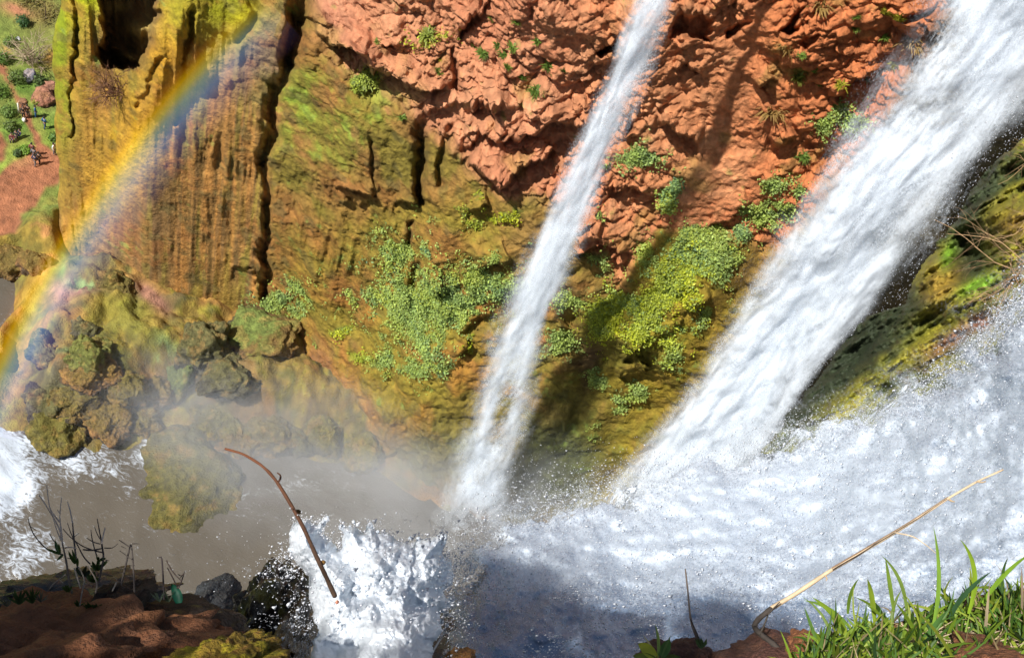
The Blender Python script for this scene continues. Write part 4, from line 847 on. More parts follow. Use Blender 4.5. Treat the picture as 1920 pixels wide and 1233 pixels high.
Vb, Fb = compact(back.reshape(-1, 3), F1[:, ::-1])
splash = tag(empty('splash', at(690, 1180, 3.9)), 'foaming white splash with watery fingers beside the dark mossy rock', 'splash')
at_world(make('foam', np.vstack([V, Vb]), np.vstack([F, Fb + len(V)]), M_spl, None, attrs={'foam': np.concatenate([fo, np.full(len(Vb), .9, np.float32)])}), splash)
# drops and blobs of water flying round the splash
def cloud(cx, cy, sx, sy, n): return rng.normal(cx, sx, n), rng.normal(cy, sy, n)
pp = [cloud(540, 1048, 18, 18, 260), cloud(522, 1075, 26, 20, 200), cloud(560, 1160, 16, 50, 240), cloud(500, 1160, 14, 12, 60), cloud(570, 1190, 14, 30, 160), cloud(860, 1120, 20, 45, 420), cloud(850, 1180, 24, 30, 220), cloud(700, 985, 60, 14, 70), cloud(870, 1060, 26, 24, 260), cloud(440, 1050, 60, 40, 60)]
rim = np.array(SPL[:33], float); k_ = rng.uniform(0, len(rim) - 1.01, 900); i_ = k_.astype(int); f_ = (k_ - i_)[:, None]; rp = rim[i_] * (1 - f_) + rim[i_ + 1] * f_ + rng.normal(0, 5, (900, 2)) + np.array([0, -3]); pp.append((rp[:, 0], rp[:, 1]))
pp.append(cloud(700, 1090, 75, 55, 900))
px = np.concatenate([a for a, b in pp]); py = np.concatenate([b for a, b in pp]); n = len(px)
drops_at(px, py, rng.uniform(2.85, 3.5, n), rng.gamma(1.3, .0009, n).clip(.0012, .010), 'drops', splash, 1.3, (.2, .3, .8))
# bigger glassy lobes along the rim
for (x, y, r, sx) in ((612, 972, 5, 1.6), (663, 978, 3, 1), (769, 1008, 3, 1), (784, 1010, 4, 1.4), (640, 988, 5, 1.4), (694, 985, 5, 1.6), (708, 996, 3, 1), (832, 1006, 6, 1.2), (815, 1118, 5, 1.2), (846, 1125, 6, 1.6), (836, 1150, 5, 1.4), (826, 1166, 6, 1.3), (838, 1172, 4, 1), (670, 983, 3, 1), (656, 986, 2.5, 1), (548, 1000, 6, 1), (545, 1030, 5, 1)):
    V_, F_ = ICO[3]; m = 3.7 / FPX * r
    at_world(make('water_bead', V_ * m * (1 + .2 * fbm(V_ * 1.5 + x, 2, 5))[:, None] * np.array([1, 1, sx]) + at(x, y, 3.66), F_, M_spl, None, attrs={'foam': np.full(len(V_), .35, np.float32)}), splash)
# ================================================================== the ledge we stand on
def view_rock(name, px, py, d, rx, ry, rdep, seed, cols, label, mat=None, sub=6, rough=.25, facet=.2, moss=None, cat='rock', rot=0, scale=1.3):
    """rock whose half sizes as seen are rx, ry (pixels) and whose depth is rdep metres"""
    V, F = rock_shape(sub, (1, 1, 1), seed, rough, facet, scale)
    m = d / FPX; a = math.radians(rot); c_, s_ = math.cos(a), math.sin(a)
    U = np.stack([V[:, 0] * rx * m, V[:, 1] * ry * m, V[:, 2] * rdep], -1); U = np.stack([U[:, 0] * c_ - U[:, 1] * s_, U[:, 0] * s_ + U[:, 1] * c_, U[:, 2]], -1)
    Wd = U @ RM.T; S = Wd / (max(rx, ry) * m)
    nn = fbm(S * 2.2 + seed, 4, seed + 1); n3 = fbm(S * 7 + seed, 3, seed + 2)
    c = np.empty((len(V), 3), np.float32); c[:] = cols[0]; c = mixc(c, cols[1], sstep(-.2, .4, nn)); c = mixc(c, cols[2], sstep(.1, .6, n3 + .3 * nn) * .7)
    if moss is not None: c = mixc(c, moss, sstep(.05, .45, nn + .4 * n3))
    c = np.clip(c * (1 + .3 * n3)[:, None], .006, .8)
    o = make(name, Wd, F, mat or M_near, c); o.location = at(px, py, d).tolist(); tag(o, label, cat); return o
RD = [(.27, .105, .045), (.38, .155, .062), (.12, .055, .03)]; DK = [(.035, .03, .022), (.06, .045, .03), (.02, .02, .015)]
view_rock('ledge_rock', 90, 1322, 2.9, 350, 140, .5, 601, RD, 'big rusty red rock filling the bottom left corner', rough=.30, facet=.07, scale=2.4)
view_rock('ledge_rock', 330, 1222, 3.1, 140, 52, .28, 604, [(.05, .03, .02), (.11, .05, .022), (.13, .10, .02)], 'dark brown rock shelf behind the rusty red rock', rot=-8)
view_rock('ledge_rock', 425, 1256, 2.6, 92, 42, .22, 607, [(.26, .17, .018), (.36, .27, .02), (.22, .09, .025)], 'rock crusted with bright yellow moss at the bottom', moss=(.40, .32, .02), rough=.26, facet=.14, scale=3.4)
view_rock('ledge_rock', 505, 1165, 4.2, 62, 92, .4, 610, DK, 'dark wet rock with olive moss beside the splash', moss=(.14, .125, .02), rot=-24, mat=M_wet, rough=.28, facet=.3, scale=1.8)
view_rock('ledge_rock', 550, 1185, 4.1, 36, 56, .3, 613, [(.09, .06, .02), (.14, .08, .025), (.05, .05, .015)], 'low brown rock lapped by spray, right of the dark wet rock', mat=M_wet, moss=(.20, .13, .025), rough=.3, facet=.3)
view_rock('ledge_rock', 230, 1128, 3.15, 40, 34, .2, 616, [(.025, .018, .014), (.045, .025, .016), (.02, .015, .012)], 'small black clod under the dead shrub stems')
view_rock('ledge_rock', 90, 1140, 3.6, 190, 46, .35, 619, [(.02, .022, .024), (.035, .035, .035), (.015, .016, .018)], 'black wet rock flecked with foam behind the dead shrub', mat=M_wet, rough=.22, facet=.14, scale=3.0)
view_rock('ledge_rock', 395, 1128, 6.5, 44, 28, .4, 622, [(.05, .055, .06), (.07, .07, .07), (.04, .045, .05)], 'blurred grey boulder beneath the ledge in the mist', rough=.2)
view_rock('ledge_rock', 1280, 1262, 2.9, 66, 46, .2, 625, [(.14, .06, .045), (.20, .085, .06), (.09, .045, .04)], 'shaded maroon rock at the bottom edge beneath the thin twig')
view_rock('ledge_rock', 1440, 1258, 2.8, 95, 40, .22, 628, [(.13, .055, .04), (.18, .08, .05), (.09, .045, .035)], 'wide shaded maroon rock at the foot of the pale cane')
view_rock('ledge_rock', 1528, 1228, 2.65, 46, 26, .14, 631, [(.34, .13, .055), (.42, .17, .07), (.26, .09, .04)], 'small sunlit orange stone at the left end of the grass')
view_rock('ledge_rock', 858, 1256, 3.0, 40, 20, .15, 634, [(.34, .15, .03), (.42, .20, .05), (.22, .08, .02)], 'low orange stone tip at the bottom edge beside the splash')
view_rock('ledge_rock', 1870, 1250, 2.3, 60, 26, .15, 637, [(.25, .10, .05), (.34, .14, .06), (.18, .07, .035)], 'reddish stone among the grass in the bottom right corner')
# soil bank under the grass
xs = np.concatenate([np.linspace(1480, 2050, 160), np.linspace(2080, 3200, 30)]); ys = np.concatenate([np.linspace(1085, 1400, 110), np.linspace(1430, 2300, 24)]); X, Y = np.meshgrid(xs, ys)
topb = np.interp(X, [1480, 1520, 1570, 1640, 1720, 1800, 1860, 1920, 2050, 3200], [1280, 1222, 1195, 1172, 1158, 1125, 1108, 1105, 1100, 1060])
D = np.interp(Y, [1085, 1233, 1400, 2300], [3.1, 2.45, 1.95, 1.5]); over = np.clip(topb - Y, 0, 60)
S = np.stack([X * .02, Y * .02, X * 0], -1)
D = D - .05 * fbm(S * 1.2, 4, 651) - .02 * fbm(S * 5, 3, 652); P = EYE + ray(X, np.maximum(Y, topb)) * D[..., None] + np.array([0, .0, -1.0]) * (over * .02)[..., None]
nn = fbm(S * 2.5, 4, 653); c = np.empty(X.shape + (3,), np.float32); c[:] = (.36, .15, .062); c = mixc(c, (.24, .095, .045), sstep(0, .6, nn)); c = mixc(c, (.44, .22, .11), sstep(.1, .6, -nn) * .7)
tag(make('soil_bank', P.reshape(-1, 3), grid_faces(*X.shape), M_near, c.reshape(-1, 3)), 'red soil bank under the grass', kind='structure')
# body of the ledge under the rocks, running out of the picture below
xs = np.linspace(-900, 1560, 120); ys = np.linspace(1150, 2300, 60); X, Y = np.meshgrid(xs, ys)
tb = np.interp(X, [-900, 0, 250, 430, 520, 570, 620, 700, 1180, 1250, 1400, 1560], [1150, 1165, 1170, 1195, 1215, 1240, 1262, 1275, 1275, 1262, 1256, 1250])
S = np.stack([X * .01, Y * .01, X * 0], -1); D = np.interp(Y, [1150, 1233, 1400, 2300], [3.75, 3.35, 2.8, 1.9]) - .12 * fbm(S, 4, 671); dn_ = np.clip(tb - Y, 0, 300)
P = EYE + ray(X, np.maximum(Y, tb)) * D[..., None] - np.array([0, 0, 1.0]) * (dn_ * .03)[..., None]
nn = fbm(S * 2, 4, 672); c = np.empty(X.shape + (3,), np.float32); c[:] = (.16, .065, .03); c = mixc(c, (.06, .04, .025), sstep(-.1, .5, nn))
tag(make('ledge', P.reshape(-1, 3), grid_faces(*X.shape), M_near, c.reshape(-1, 3)), 'dark rocky body of the near ledge', kind='structure')
# the ground and rising bank behind and beside the viewpoint, outside the picture
SH = []
def hill_mesh():
    g = np.linspace(-1, 1, 50); A, B_ = np.meshgrid(g * 9, np.linspace(-9, -.9, 40))
    Z = H - 1.75 + np.clip(-B_ - 1.2, 0, 20) * .35 + .35 * fbm(np.stack([A * .5, B_ * .5, A * 0], -1), 3, 661)
    return np.stack([A, B_, Z], -1)
Hm = hill_mesh(); tag(make('ledge_ground', Hm.reshape(-1, 3), grid_faces(40, 50)[:, ::-1], M_near, (.26, .11, .055)), 'red earth of the viewpoint', kind='structure')
# ================================================================== plants on the cliff
def leaf_quads(P, Nn, size, rnd=.8, aspect=.6):
    """one folded leaf (two quads) per point, lying roughly across the given normals"""
    n = len(P); a = rng.normal(0, 1, (n, 3)); Nn = Nn + rnd * rng.normal(0, 1, (n, 3)) * .6; Nn /= np.linalg.norm(Nn, axis=1, keepdims=True)
    T = np.cross(Nn, a); T /= np.linalg.norm(T, axis=1, keepdims=True) + 1e-9; Bn = np.cross(Nn, T); s = np.asarray(size)[:, None]
    v0 = P - T * s * .5; v1 = P + Bn * s * aspect * .5 + Nn * s * .12; v2 = P + T * s * .5 - Nn * s * .10; v3 = P - Bn * s * aspect * .5 + Nn * s * .12
    V = np.stack([v0, v1, v2, v3], 1).reshape(-1, 3); i = np.arange(n)[:, None] * 4
    F = np.concatenate([i + np.array([[0, 1, 2]]), i + np.array([[0, 2, 3]])], 0); return V, F
_sets = [('leafy_carpet', range(0, 26), 5200, 'bright green leafy carpet spread over the lower brown wall left of the slender fall'),
         ('leafy_carpet', range(26, 43), 4000, 'green and yellow green leafy carpet on the mossy bulge between the two falls'),
         ('leafy_carpet', range(43, 57), 2200, 'green ferns and herbs clinging to the red rock beside the main fall'),
         ('leafy_carpet', range(57, 62), 700, 'thin grassy tufts growing on ledges of the red rock')]
for nm, ks, cnt, lab in _sets:
    Ps, Ns, Cs, Zs = [], [], [], []
    tot = sum(_LEAF[k][2] * _LEAF[k][3] * min(_LEAF[k][6], 1.2) ** 1.3 for k in ks if k < len(_LEAF))
    for k in ks:
        if k >= len(_LEAF): continue
        cx, cy_, rx, ry, ro, kd, de = _LEAF[k]
        n = int(cnt * rx * ry * min(de, 1.2) ** 1.3 / tot) + 6; m_ = n * 3
        u, v = rng.normal(0, .78, m_) * rx, rng.normal(0, .78, m_) * ry; a_ = math.radians(ro); X_ = cx + u * math.cos(a_) - v * math.sin(a_); Y_ = cy_ + u * math.sin(a_) + v * math.cos(a_)
        i = ((Y_ - _gy[0]) / (_gy[1] - _gy[0])).round().astype(int); j = ((X_ - _gx[0]) / (_gx[1] - _gx[0])).round().astype(int)
        ok = (i > 2) & (i < NR - 3) & (j > 2) & (j < NC - 3); i, j = i[ok], j[ok]
        w = patch[i, j] ** 1.3 + .05 * (de > .8) + .012; sel = rng.uniform(0, 1, len(i)) < w; i, j = i[sel][:n], j[sel][:n]
        p = W_[i, j]; nr = NRM[i, j]; nn_ = fbm(p * .5 + k, 2, 700 + k)
        L_ = 7; ksz = rng.uniform(.6, 1.45, len(p)); kvar = rng.uniform(.6, 1.3, (len(p), 1))
        for q in range(L_):
            d_ = rng.normal(0, .20, p.shape) * ksz[:, None]; d_ -= nr * (d_ * nr).sum(-1, keepdims=True) * .7
            Ps.append(p + d_ + nr * rng.uniform(.05, .28, (len(p), 1))); Ns.append(nr * .6 + np.array([-.1, -.15, .55]))
            base = np.array((.40, .45, .035) if kd else (.33, .43, .10)); var = rng.uniform(.8, 1.2, (len(p), 1)) * kvar; cl = base * var * np.array([1, 1, 1]) + np.stack([.09 * nn_, .07 * nn_, -.02 * nn_], -1)
            Cs.append(np.clip(cl, .02, .6)); Zs.append(rng.uniform(.10, .26, len(p)) * ksz)
    P_, N_2, C_, Z_ = np.vstack(Ps), np.vstack(Ns), np.vstack(Cs), np.concatenate(Zs)
    V, F = leaf_quads(P_, N_2, Z_); tag(make(nm, V, F, M_leaf, np.repeat(C_, 4, 0), False), lab, 'ground cover', kind='stuff')

def wall_pt(px, py):
    i, j = cliff_pick(px, py); return W_[i, j], NRM[i, j]
def tuft_mesh(seed, nb, L, col, droop=.5, wid=.032):
    r = np.random.default_rng(seed); sp = Soup()
    for k in range(nb):
        a = r.uniform(0, 2 * math.pi); e = r.uniform(.2, 1.2); l = L * r.uniform(.55, 1.1); d = np.array([math.cos(a) * math.cos(e), math.sin(a) * math.cos(e), math.sin(e)])
        b = np.array([-math.sin(a), math.cos(a), 0]) * wid * r.uniform(.7, 1.3); p0 = r.normal(0, .12 * L, 3) * np.array([1, 1, .2]); p1 = p0 + d * l * .55; p2 = p0 + d * l + np.array([0, 0, -droop * l * .5])
        c_ = np.array(col) * r.uniform(.65, 1.25) + r.uniform(0, .05) * np.array([1, .8, 0])
        sp.add([p0 - b, p0 + b, p1 + b, p1 - b, p2 + b * .2, p2 - b * .2], [(0, 1, 2, 3), (3, 2, 4, 5)], c_)
    return sp
_tk = {}
def tuft(kind, px, py, size, label):
    prm = {'green': (90, .55, (.15, .25, .045)), 'dark': (110, .5, (.10, .18, .035)), 'yellow': (60, .6, (.30, .30, .03)), 'dry': (90, .7, (.34, .22, .08)), 'grass': (90, .6, (.24, .30, .06))}[kind]
    p, n_ = wall_pt(px, py)
    if kind not in _tk:
        o = tuft_mesh(len(_tk) + 40, *prm, droop=.9 if kind == 'dry' else .5).build('plant_tuft', M_leaf, smooth=False); _tk[kind] = o
    else:
        o = _tk[kind].copy(); COL.objects.link(o)
    o.location = (p + n_ * .05).tolist(); s = size / 11.0; o.scale = (s, s, s); o.rotation_euler = (random.uniform(-.2, .2) + .35, random.uniform(-.2, .2), random.uniform(0, 6.28))
    tag(o, label, 'plant', 'plant tufts on the red cliff')
for a in [('green', 973, 34, 13, 'upright green tuft near the top of the red rock, left of the slender fall'),
          ('green', 924, 44, 12, 'green tuft beside a dark cleft high on the red rock'),
          ('green', 1009, 72, 12, 'small green tuft closest below the top green one beside the slender fall'),
          ('green', 963, 86, 13, 'leafy green tuft at the top of the tuft cluster on the red rock'),
          ('dark', 931, 92, 12, 'dark green tuft on the left of the tuft cluster on the red rock'),
          ('dark', 941, 103, 11, 'dark tuft touching the lower right of another dark tuft in the cluster'),
          ('dark', 905, 101, 14, 'round dark tuft at the left end of the tuft cluster'),
          ('green', 889, 98, 11, 'pale green tuft just left of the round dark tuft'),
          ('dark', 1030, 126, 16, 'large dark green tuft left of the lone round one by the slender fall'),
          ('dark', 1062, 130, 12, 'lone round dark tuft nearest the slender fall on the red rock'),
          ('dark', 977, 147, 14, 'dark tuft below the cluster, above the largest dark tuft'),
          ('dark', 1006, 167, 17, 'biggest dark green tuft on the lumpy red rock'),
          ('green', 952, 118, 10, 'small tuft between the cluster and the dark tuft below it'),
          ('yellow', 822, 112, 14, 'yellow green tuft on the overhanging red block left of the cleft'),
          ('green', 820, 138, 11, 'green tuft at the lower edge of the overhanging red block'),
          ('grass', 805, 68, 18, 'wide grassy tuft under the cleft on the upper red rock'),
          ('grass', 690, 150, 17, 'bright grass tuft below the long black undercut'),
          ('green', 708, 82, 9, 'tiny green tuft above the long black undercut'),
          ('green', 755, 209, 10, 'small tuft at the top edge of the fluted brown buttress'),
          ('green', 1134, 318, 14, 'low green tuft right beside the slender fall under the ledge'),
          ('dry', 1540, 22, 22, 'straw brown hanging tuft right of a dark hole at the top'),
          ('yellow', 1650, 38, 14, 'yellow green tuft below the brown overhang at the upper right'),
          ('yellow', 1677, 48, 16, 'brighter yellow tuft right beside another under the upper right overhang'),
          ('green', 1604, 34, 10, 'tiny green tuft on the rough orange rock near the top right'),
          ('green', 1600, 58, 9, 'green tuft just below the tiny one on the rough orange rock'),
          ('green', 1648, 84, 13, 'green tuft on the orange rock left of the main fall'),
          ('yellow', 1662, 130, 14, 'yellowish tuft at the edge of the main fall spray'),
          ('dry', 1700, 95, 24, 'dry straw coloured tuft hanging beside the top of the main fall'),
          ('grass', 1490, 152, 18, 'drooping pale grass tuft on the smooth orange shoulder'),
          ('green', 1520, 138, 14, 'green tuft touching the right of the drooping pale grass'),
          ('green', 1506, 97, 9, 'small tuft above the smooth orange shoulder'),
          ('dry', 1470, 88, 20, 'dry olive mat of plants below the dark slanting hole'),
          ('yellow', 1575, 165, 12, 'olive tuft above the slanting black cleft at the right'),
          ('green', 1618, 160, 12, 'green tuft at the right end of the slanting black cleft'),
          ('dry', 1445, 215, 24, 'dry brown hanging mat on the orange slope'),
          ('green', 1528, 168, 10, 'dark olive tuft below the drooping pale grass'),
          ('dark', 1500, 300, 16, 'dark green tuft in the hollow left of the main fall'),
          ('grass', 1262, 365, 16, 'grass clump in the long dark shadow line')]:
    tuft(*a)

# --- twiggy bushes -----------------------------------------------------------------------------------------
def bush(sp, base, up, L, n, r0, col, spread=.9, seg=5, sub=3, seed=0, sides=3, grav=-.1, leafcol=None, lv=None):
    r = np.random.default_rng(seed)
    def grow(p, d, l, rad, lev):
        pts = [p]; dd = d.copy()
        for k in range(seg):
            dd = dd + r.normal(0, .22, 3) + np.array([0, 0, grav]) * .3; dd /= np.linalg.norm(dd); pts.append(pts[-1] + dd * l / seg)
        V, F = tube(pts, np.linspace(rad, rad * .35, len(pts)), sides, False); sp.add(V, F, np.array(col) * r.uniform(.7, 1.25))
        if lev > 0:
            for k in range(sub):
                i = r.integers(1, seg); nd = dd + r.normal(0, .75, 3); nd /= np.linalg.norm(nd); grow(pts[i], nd, l * r.uniform(.4, .65), rad * .6, lev - 1)
        elif lv is not None: lv.append(pts[-1]); lv.append(pts[len(pts) // 2])
    for k in range(n):
        d = np.asarray(up, float) + r.normal(0, spread, 3); d /= np.linalg.norm(d); grow(np.asarray(base, float) + r.normal(0, .08 * L, 3), d, L * r.uniform(.6, 1.1), r0, 2)
M_twig = rock_mat('twig_bark', scale=40, bump=.4, bdist=.004, fine=160, vary=.3)
def dry_bush(base, up, L, n, r0, col, label, seed, spread=.9, sub=3, grav=-.1):
    sp = Soup(); bush(sp, np.zeros(3), up, L, n, r0, col, spread, seed=seed, sub=sub, grav=grav)
    o = sp.build('dry_bush', M_twig); o.location = np.asarray(base).tolist(); tag(o, label, 'bush', 'dry bushes'); return o
p, n_ = wall_pt(222, 165); dry_bush(p + n_ * .3, n_ + np.array([0, 0, 1.1]), 2.6, 26, .05, (.20, .10, .055), 'rusty brown dry bush growing in the mouth of the dark cave', 1, .55)
dry_bush(on_ground(62, 118), (0, -.1, 1), 4.2, 26, .06, (.40, .31, .20), 'pale leafless bush on the far slope beside the mossy column', 2, .5)
dry_bush(at(1935, 500, 21), ray(1700, 420) - ray(1935, 500) + np.array([0, 0, .12]), 1.5, 26, .011, (.36, .23, .12), 'dry tan bush overhanging the spur at the right edge', 3, .65, 3)
dry_bush(at(1955, 290, 22), ray(1880, 250) - ray(1935, 290) + np.array([0, 0, .0]), .9, 7, .010, (.38, .25, .12), 'few bare tan twigs poking in at the right edge above the dry bush', 4, .5, 2)
dry_bush(at(1945, 400, 22), ray(1850, 380) - ray(1940, 400), 1.0, 8, .010, (.40, .26, .13), 'bare tan twigs at the right edge just above the big dry bush', 5, .5, 2)

# --- shrubs and stones of the gorge floor ------------------------------------------------------------------
def shrub(px, py, w, h, col, label, seed, cnt=520):
    p = on_ground(px, py); r = np.random.default_rng(seed)
    root = tag(empty('shrub', p), label, 'shrub', 'shrubs on the gorge floor')
    d = r.normal(0, 1, (cnt, 3)); d /= np.linalg.norm(d, axis=1, keepdims=True); rad = r.uniform(.5, 1, (cnt, 1)) * (1 + .35 * fbm(d * 1.7 + seed, 3, seed))[:, None]
    P_ = d * rad * np.array([w, w, h]) + np.array([0, 0, h * .8]); V, F = leaf_quads(P_, d + np.array([0, 0, .3]), r.uniform(.14, .30, cnt), .8, .7)
    cc = np.array(col) * r.uniform(.6, 1.35, (cnt, 1)); make('foliage', V, F, M_leaf, np.repeat(cc, 4, 0), False, root)
    sp = Soup(); V, F = tube([(0, 0, -.3), (.05, 0, h * .4), (.0, .1, h)], [.12, .09, .04], 5); sp.add(V, F, (.12, .08, .05)); sp.build('stem', M_twig, root)
for a in [(86, 34, 2.4, 2.2, (.20, .15, .045), 'big olive brown shrub beside the mossy column at the top', 1), (50, 6, 1.8, 1.6, (.22, .18, .06), 'olive shrub at the top edge above the pink soil scar', 2),
          (44, 46, 1.0, .7, (.07, .15, .05), 'dark green shrub below the pink soil scar', 3), (6, 116, 1.1, .8, (.13, .23, .045), 'green bush at the left edge beside the upper path', 4), (34, 152, 1.2, .8, (.14, .20, .05), 'green bush just left of the blue grey slab', 5),
          (76, 160, .9, .8, (.10, .15, .045), 'dark bush right of the blue grey slab', 6), (2, 178, 1.1, .7, (.15, .25, .045), 'bright green bush at the left edge below the path fork', 7), (16, 214, 1.0, .6, (.16, .25, .055), 'green bush left of the standing people', 8),
          (20, 240, .8, .55, (.14, .20, .045), 'bush behind the seated group', 9), (102, 262, .6, .5, (.13, .24, .05), 'green shrub at the foot of the mossy column', 10), (48, 284, .8, .35, (.20, .34, .05), 'low bright green shrub left of the lower walkers', 11), (33, 291, .45, .4, (.10, .16, .055), 'small dark round shrub beside the pale dirt patch', 12),
          (74, 192, .8, .4, (.28, .31, .05), 'yellow green bush beside the pink rocks', 13), (20, 84, .9, .6, (.16, .24, .055), 'green bush left of the pale leafless bush', 14)]: shrub(*a)
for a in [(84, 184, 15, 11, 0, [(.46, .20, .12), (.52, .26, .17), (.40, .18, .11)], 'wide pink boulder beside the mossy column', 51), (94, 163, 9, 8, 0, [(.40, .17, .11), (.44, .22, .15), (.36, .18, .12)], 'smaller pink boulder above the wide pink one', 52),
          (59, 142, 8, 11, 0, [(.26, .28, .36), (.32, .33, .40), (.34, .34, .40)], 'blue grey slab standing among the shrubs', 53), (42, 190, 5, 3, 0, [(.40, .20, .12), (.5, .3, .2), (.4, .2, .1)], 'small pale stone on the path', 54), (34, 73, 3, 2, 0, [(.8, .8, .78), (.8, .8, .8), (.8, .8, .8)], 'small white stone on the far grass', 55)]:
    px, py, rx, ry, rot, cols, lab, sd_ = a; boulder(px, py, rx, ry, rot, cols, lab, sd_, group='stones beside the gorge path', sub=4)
sp = Soup(); V, F = tube([(0, 0, 0), (.05, 0, .8), (.0, 0, 1.5)], [.10, .10, .09], 6); sp.add(V, F, (.75, .70, .58)); o = sp.build('path_post', M_twig); o.location = on_ground(35.5, 212).tolist(); tag(o, 'short pale post beside the path near the standing people', 'post')
# ================================================================== people on the gorge path
def skin(verts, edges, radii, lv=1):
    me = bpy.data.meshes.new('tmp'); me.from_pydata(verts, edges, []); o = bpy.data.objects.new('tmp', me); COL.objects.link(o)
    m = o.modifiers.new('s', 'SKIN'); m.use_smooth_shade = True
    for i, r in enumerate(radii): me.skin_vertices[0].data[i].radius = r if isinstance(r, tuple) else (r, r)
    me.skin_vertices[0].data[0].use_root = True
    s = o.modifiers.new('d', 'SUBSURF'); s.levels = lv; s.render_levels = lv
    dg = bpy.context.evaluated_depsgraph_get(); e = o.evaluated_get(dg); r = bpy.data.meshes.new_from_object(e)
    bpy.data.objects.remove(o); return r
def figure(pose):
    """joint positions of a 1.7 m figure: standing, walking or sitting"""
    st = .16 if pose == 'walk' else .03
    if pose == 'sit':
        J = dict(pel=(0, 0, .30), sp=(0, .02, .52), ch=(0, .03, .72), nk=(0, .01, .88), hd=(0, -.02, 1.03), kl=(.13, -.38, .46), kr=(-.13, -.40, .44), fl=(.13, -.42, .06), fr=(-.13, -.46, .06), tl=(.14, -.58, .04), tr=(-.14, -.62, .04),
                 sl=(.19, .02, .78), sr=(-.19, .02, .78), el=(.25, -.12, .54), er=(-.25, -.14, .55), wl=(.15, -.34, .50), wr=(-.14, -.36, .50))
    else:
        J = dict(pel=(0, 0, .93), sp=(0, .01, 1.10), ch=(0, .01, 1.30), nk=(0, 0, 1.47), hd=(0, -.02, 1.60), kl=(.10, -st * .7, .50), kr=(-.10, st * .3, .50), fl=(.11, -st, .07), fr=(-.11, st * 1.2, .09), tl=(.12, -st - .17, .03), tr=(-.12, st * 1.2 - .15, .04),
                 sl=(.20, 0, 1.40), sr=(-.20, 0, 1.40), el=(.26, st * .8 + .03, 1.14), er=(-.26, -st * .5 + .03, 1.14), wl=(.25, st * .6 - .08, .90), wr=(-.25, -st * 1.2 - .08, .92))
    return J
def person_meshes(pose):
    J = figure(pose); k = list(J); V = [J[q] for q in k]; ix = {q: i for i, q in enumerate(k)}
    hip = lambda s: None
    E = [('pel', 'sp'), ('sp', 'ch'), ('ch', 'nk'), ('nk', 'hd'), ('pel', 'kl'), ('kl', 'fl'), ('fl', 'tl'), ('pel', 'kr'), ('kr', 'fr'), ('fr', 'tr'), ('ch', 'sl'), ('sl', 'el'), ('el', 'wl'), ('ch', 'sr'), ('sr', 'er'), ('er', 'wr')]
    R = dict(pel=(.14, .11), sp=(.13, .10), ch=(.16, .11), nk=.055, hd=.105, kl=.065, kr=.065, fl=.045, fr=.045, tl=.04, tr=.04, sl=.07, sr=.07, el=.045, er=.045, wl=.035, wr=.035)
    V2, R2 = list(V), [R[q] for q in k]; E2 = [(ix[a], ix[b]) for a, b in E]
    hd = np.array(J['hd']); V2.append(tuple(hd + np.array([0, .0, .10]))); R2.append(.085); E2.append((ix['hd'], len(V2) - 1))
    for s_, w in (('wl', 'el'), ('wr', 'er')):                      # hands
        d = np.array(J[s_]) - np.array(J[w]); d /= np.linalg.norm(d); V2.append(tuple(np.array(J[s_]) + d * .14)); R2.append(.035); E2.append((ix[s_], len(V2) - 1))
    body = skin(V2, E2, R2)
    def sub(keys, edges, rad, extra=()):
        i2 = {q: i for i, q in enumerate(keys)}; return skin([J[q] for q in keys], [(i2[a], i2[b]) for a, b in edges], rad)
    jk = sub(['ch', 'sp', 'pel', 'sl', 'el', 'wl', 'sr', 'er', 'wr'], [('ch', 'sp'), ('sp', 'pel'), ('ch', 'sl'), ('sl', 'el'), ('el', 'wl'), ('ch', 'sr'), ('sr', 'er'), ('er', 'wr')], [(.19, .14), (.16, .13), (.17, .14), .09, .065, .05, .09, .065, .05])
    tr_ = sub(['pel', 'kl', 'fl', 'kr', 'fr'], [('pel', 'kl'), ('kl', 'fl'), ('pel', 'kr'), ('kr', 'fr')], [(.165, .13), .085, .065, .085, .065])
    V_, F_ = ICO[3]; V3 = V_ * np.array([.12, .13, .12]) + hd + np.array([0, .025, .075]); kf = (V_[F_].mean(1)[:, 1] > -.45) | (V_[F_].mean(1)[:, 2] > .45); V3, F3 = compact(V3, F_[kf])
    return body, jk, tr_, (V3, F3)
def cloth(n, c):
    m, nt, N, L, out = newmat(n); b = N('ShaderNodeBsdfPrincipled'); b.inputs['Base Color'].default_value = (*c, 1); b.inputs['Roughness'].default_value = .8
    g = N('ShaderNodeTexNoise', Scale=30.0, Detail=4.0); bp = N('ShaderNodeBump'); bp.inputs['Strength'].default_value = .4; bp.inputs['Distance'].default_value = .02; L(g.outputs[0], bp.inputs['Height']); L(bp.outputs[0], b.inputs['Normal']); L(b.outputs[0], out.inputs[0]); return m
CL = {k: cloth('cloth_' + k, v) for k, v in dict(skin=(.42, .24, .16), hair=(.02, .015, .012), blue=(.015, .09, .22), navy=(.02, .03, .07), black=(.015, .015, .018), grey=(.12, .12, .13), white=(.78, .76, .74), maroon=(.16, .035, .04), jeans=(.04, .07, .14), dark=(.03, .028, .03), brown=(.10, .05, .035)).items()}
PM = {p: person_meshes(p) for p in ('stand', 'walk', 'sit')}; HAIR = {}
